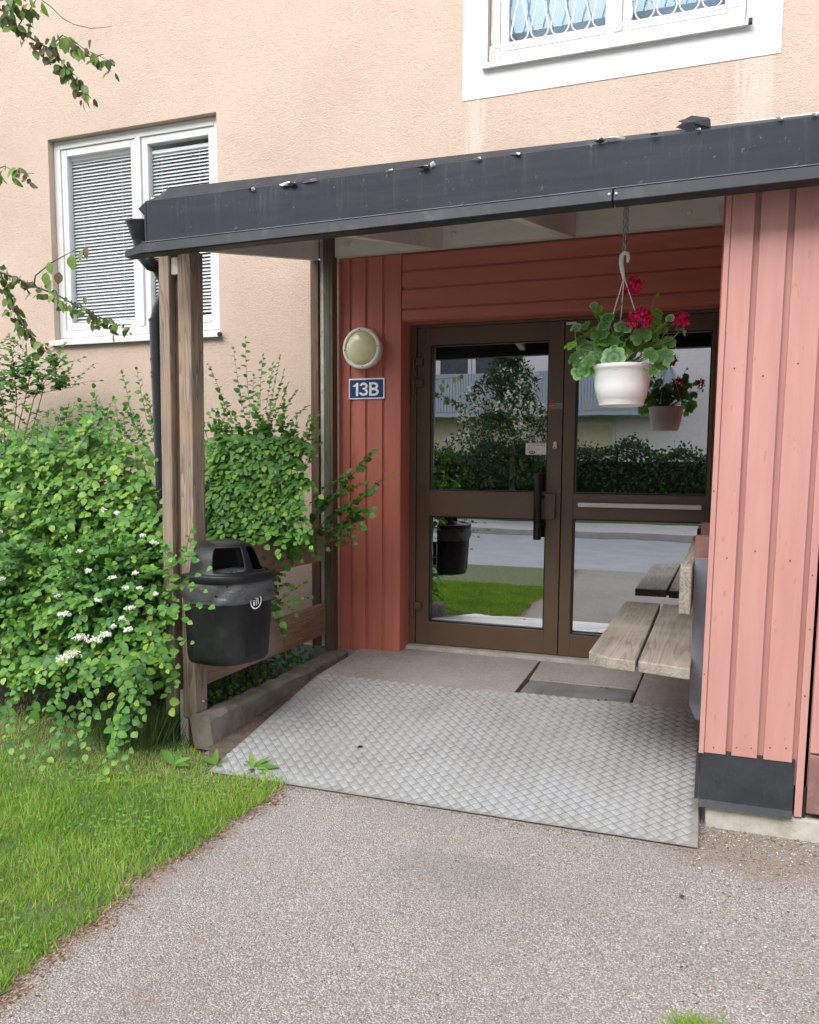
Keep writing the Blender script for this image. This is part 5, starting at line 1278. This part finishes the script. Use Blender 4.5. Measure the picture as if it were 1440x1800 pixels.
scat(260, lambda: (-1.7+rng.random()*2.3, rng.uniform(1.3, 3.05), -.006), [(.05, .045, .04), (.09, .07, .05)], .004, .009)
scat(60, lambda: ((lambda x_, y_: (x_, y_, rz(y_)+.002))(rng.uniform(-2.0, -.1), rng.uniform(3.15, 4.2))), TAN, .003, .009)
scat(40, lambda: (rng.uniform(-2.15, -1.8), rng.uniform(4.36, 4.9), .161), [(.06, .045, .03)], .006, .014)
o = L.mesh('blossom_litter', np.arange(len(L.P)), 'petal', None); tag(o, 'scattered fallen petals, bud scales and chips on the asphalt and along the lawn edge', 'litter', kind='stuff')
L = Leaves('long')
lt = thing('dead_leaf', 'small dark curled leaf lying on the chequer plate left of centre', 'leaf', (onz(632, 1323, .03)))
pp = onz(632, 1323, .035); L.add((pp.x-.012, pp.y, rz(pp.y)+.004), (1, .2, .3), (0, -.4, 1), (.03, .04, .04), (.035, .022, .015)); L.mesh('leaf_blade', np.arange(1), 'leaf', lt, None)
L = Leaves('long'); lt = thing('dead_leaf', 'small reddish brown leaf on the asphalt in front of the shed', 'leaf', onz(1199, 1577, 0))
pp = onz(1199, 1577, 0); L.add((pp.x-.01, pp.y, .0), (1, .3, .2), (0, -.3, 1), (.02, .03, .02), (.16, .04, .025)); L.mesh('leaf_blade', np.arange(1), 'leaf', lt, None)
L = Leaves('ovate'); lt = thing('leaf_scraps', 'green leaf scraps lying on the scraper grate', 'leaf', (-.6, 4.45, .16))
for u_, v_ in ((1063, 1210), (1070, 1213), (1058, 1208), (1062, 1230), (1067, 1234), (1055, 1231), (1095, 1236)):
    pp = onz(u_, v_, .165); L.add(pp, (rng.normal(), rng.normal(), .2), (rng.normal()*.3, -.3, 1), .022, (.10, .11, .035))
L.mesh('leaf_blades', np.arange(len(L.P)), 'leaf', lt)

# ================================================================== ACROSS THE STREET (mirrored in the glass)
ob = thing('opposite_building', 'pale building with grey balcony across the street, mirrored in the door glass', 'building', (0, -17, 0))
YB = -17.0
def bq(u0, v0, u1, v1, Y): a, c_ = behind(u0, v0, Y), behind(u1, v1, Y); return a.x, c_.x, min(a.z, c_.z), max(a.z, c_.z)
MB().box(-70, 45, YB-.4, YB, 0, 15).build('wall', 'far_stucco', ob)
x0, x1, z0, z1 = bq(730, 722, 1150, 722, YB)
gz = behind(950, 722, YB+1.4).z
MB().box(-20, behind(1085, 740, YB).x, YB+.001, YB+.02, 0, gz+.3).build('ground_floor', 'far_ground_floor', ob)
bxr = behind(1183, 680, YB+1.4).x; bt_ = behind(1100, 648, YB+1.4).z
bal = MB(); bal.box(-13, bxr, YB+.02, YB+1.38, gz-.15, gz); bb = bal.build('balcony', 'balcony_sheet', ob)
for k in range(120):
    xk = bxr-.06-k*.09
    if k == 0: r0_ = MB().box(xk, xk+.07, YB+1.38, YB+1.41, gz, bt_).build('corrugation', 'balcony_sheet', bb); bs = Vector(r0_.location)
    else: copyat(r0_, bs+Vector((-k*.09, 0, 0)), bb)
MB().box(-13, bxr, YB+1.36, YB+1.38, gz, bt_).build('balcony_front', 'balcony_sheet', bb)
MB().box(bxr-.03, bxr, YB+.02, YB+1.37, gz, bt_).build('balcony_side', 'balcony_sheet', bb)
def owin(u0, v0, u1, v1, Y=YB):
    x0, x1, z0, z1 = bq(u0, v0, u1, v1, Y); b = MB(); frame_rect(b, x0, x1, z0, z1, .10, Y, Y+.06); w_ = b.build('window', 'window_white', ob)
    MB().box(x0+.1, x1-.1, Y+.004, Y+.012, z0+.1, z1-.1).build('pane', 'window_dark', w_)
owin(1003, 742, 1082, 800); owin(780, 770, 806, 800); owin(832, 602, 880, 690); owin(770, 600, 828, 690)
x0, x1, z0, z1 = bq(1168, 630, 1180, 652, YB); 
FG = [(.018, .045, .014), (.03, .075, .02), (.045, .10, .026), (.075, .13, .035)]
hg = thing('hedge', 'long clipped green hedge across the street, mirrored in the door glass', 'hedge', (0, -10, .1))
L = Leaves('quad')
for k in range(24000):
    x_ = rng.uniform(-9.5, 1.5); top = 1.62+.12*math.sin(x_*2.1)+.1*math.sin(x_*5.3); y_ = -9.6+rng.uniform(-.8, 0)*1.0; z_ = .1+(top)*rng.random()**.7
    if rng.random() < .12: z_ = top+abs(rng.normal())*.12
    L.add((x_, y_, z_), rv(), rv()+Vector((0, .6, .6)), .085*rng.uniform(.7, 1.2), FG[int(rng.integers(0, 4))])
L.mesh('foliage', np.arange(len(L.P)), 'leaf', hg)
MB().box(-9.5, 1.5, -10.3, -10.15, .1, 1.45).build('branches', 'soil', hg)
ft = thing('flowering_tree', 'small tree with white blossom across the street, mirrored in the left door pane', 'tree', (-3.2, -8.9, .1))
c0 = behind(900, 730, -8.9); 
MB().tube([(c0.x, -8.9, .1), (c0.x+.05, -8.9, 1.2), (c0.x, -8.9, 2.6), (c0.x+.1, -8.9, 3.6)], [.08, .07, .05, .02], 10).build('trunk', 'bark', ft, smooth=True)
L = Leaves('quad'); Lf = Leaves('quad')
for k in range(8500):
    z_ = rng.uniform(.9, 4.0); wr_ = (1.35-abs(z_-2.0)*.35 if z_ < 2.0 else 1.35*(1-(z_-2.0)/2.35))
    if wr_ < .05: continue
    a = rng.uniform(0, 6.28); r_ = wr_*rng.random()**.5*(1+.35*math.sin(a*3+z_*4)); p = (c0.x-.15+r_*math.cos(a), -8.9+r_*math.sin(a)*.8, z_)
    if math.sin(p[0]*5+z_*3)*math.sin(z_*6+p[1]*4) > .25 and rng.random() < .85: continue
    L.add(p, rv()+Vector((0, 0, -.5)), rv(), (.13*rng.uniform(.7, 1.2), .07, .1), FG[int(rng.integers(0, 4))])
    if z_ > 1.9 and rng.random() < .10 and math.sin(p[0]*4)+math.sin(z_*5) > -.2:
        for q in range(7): Lf.add(Vector(p)+rv()*.08, rv(), rv(), .085, (.75, .76, .70))
L.mesh('crown', np.arange(len(L.P)), 'leaf', ft); Lf.mesh('blossom', np.arange(len(Lf.P)), 'petal', ft)
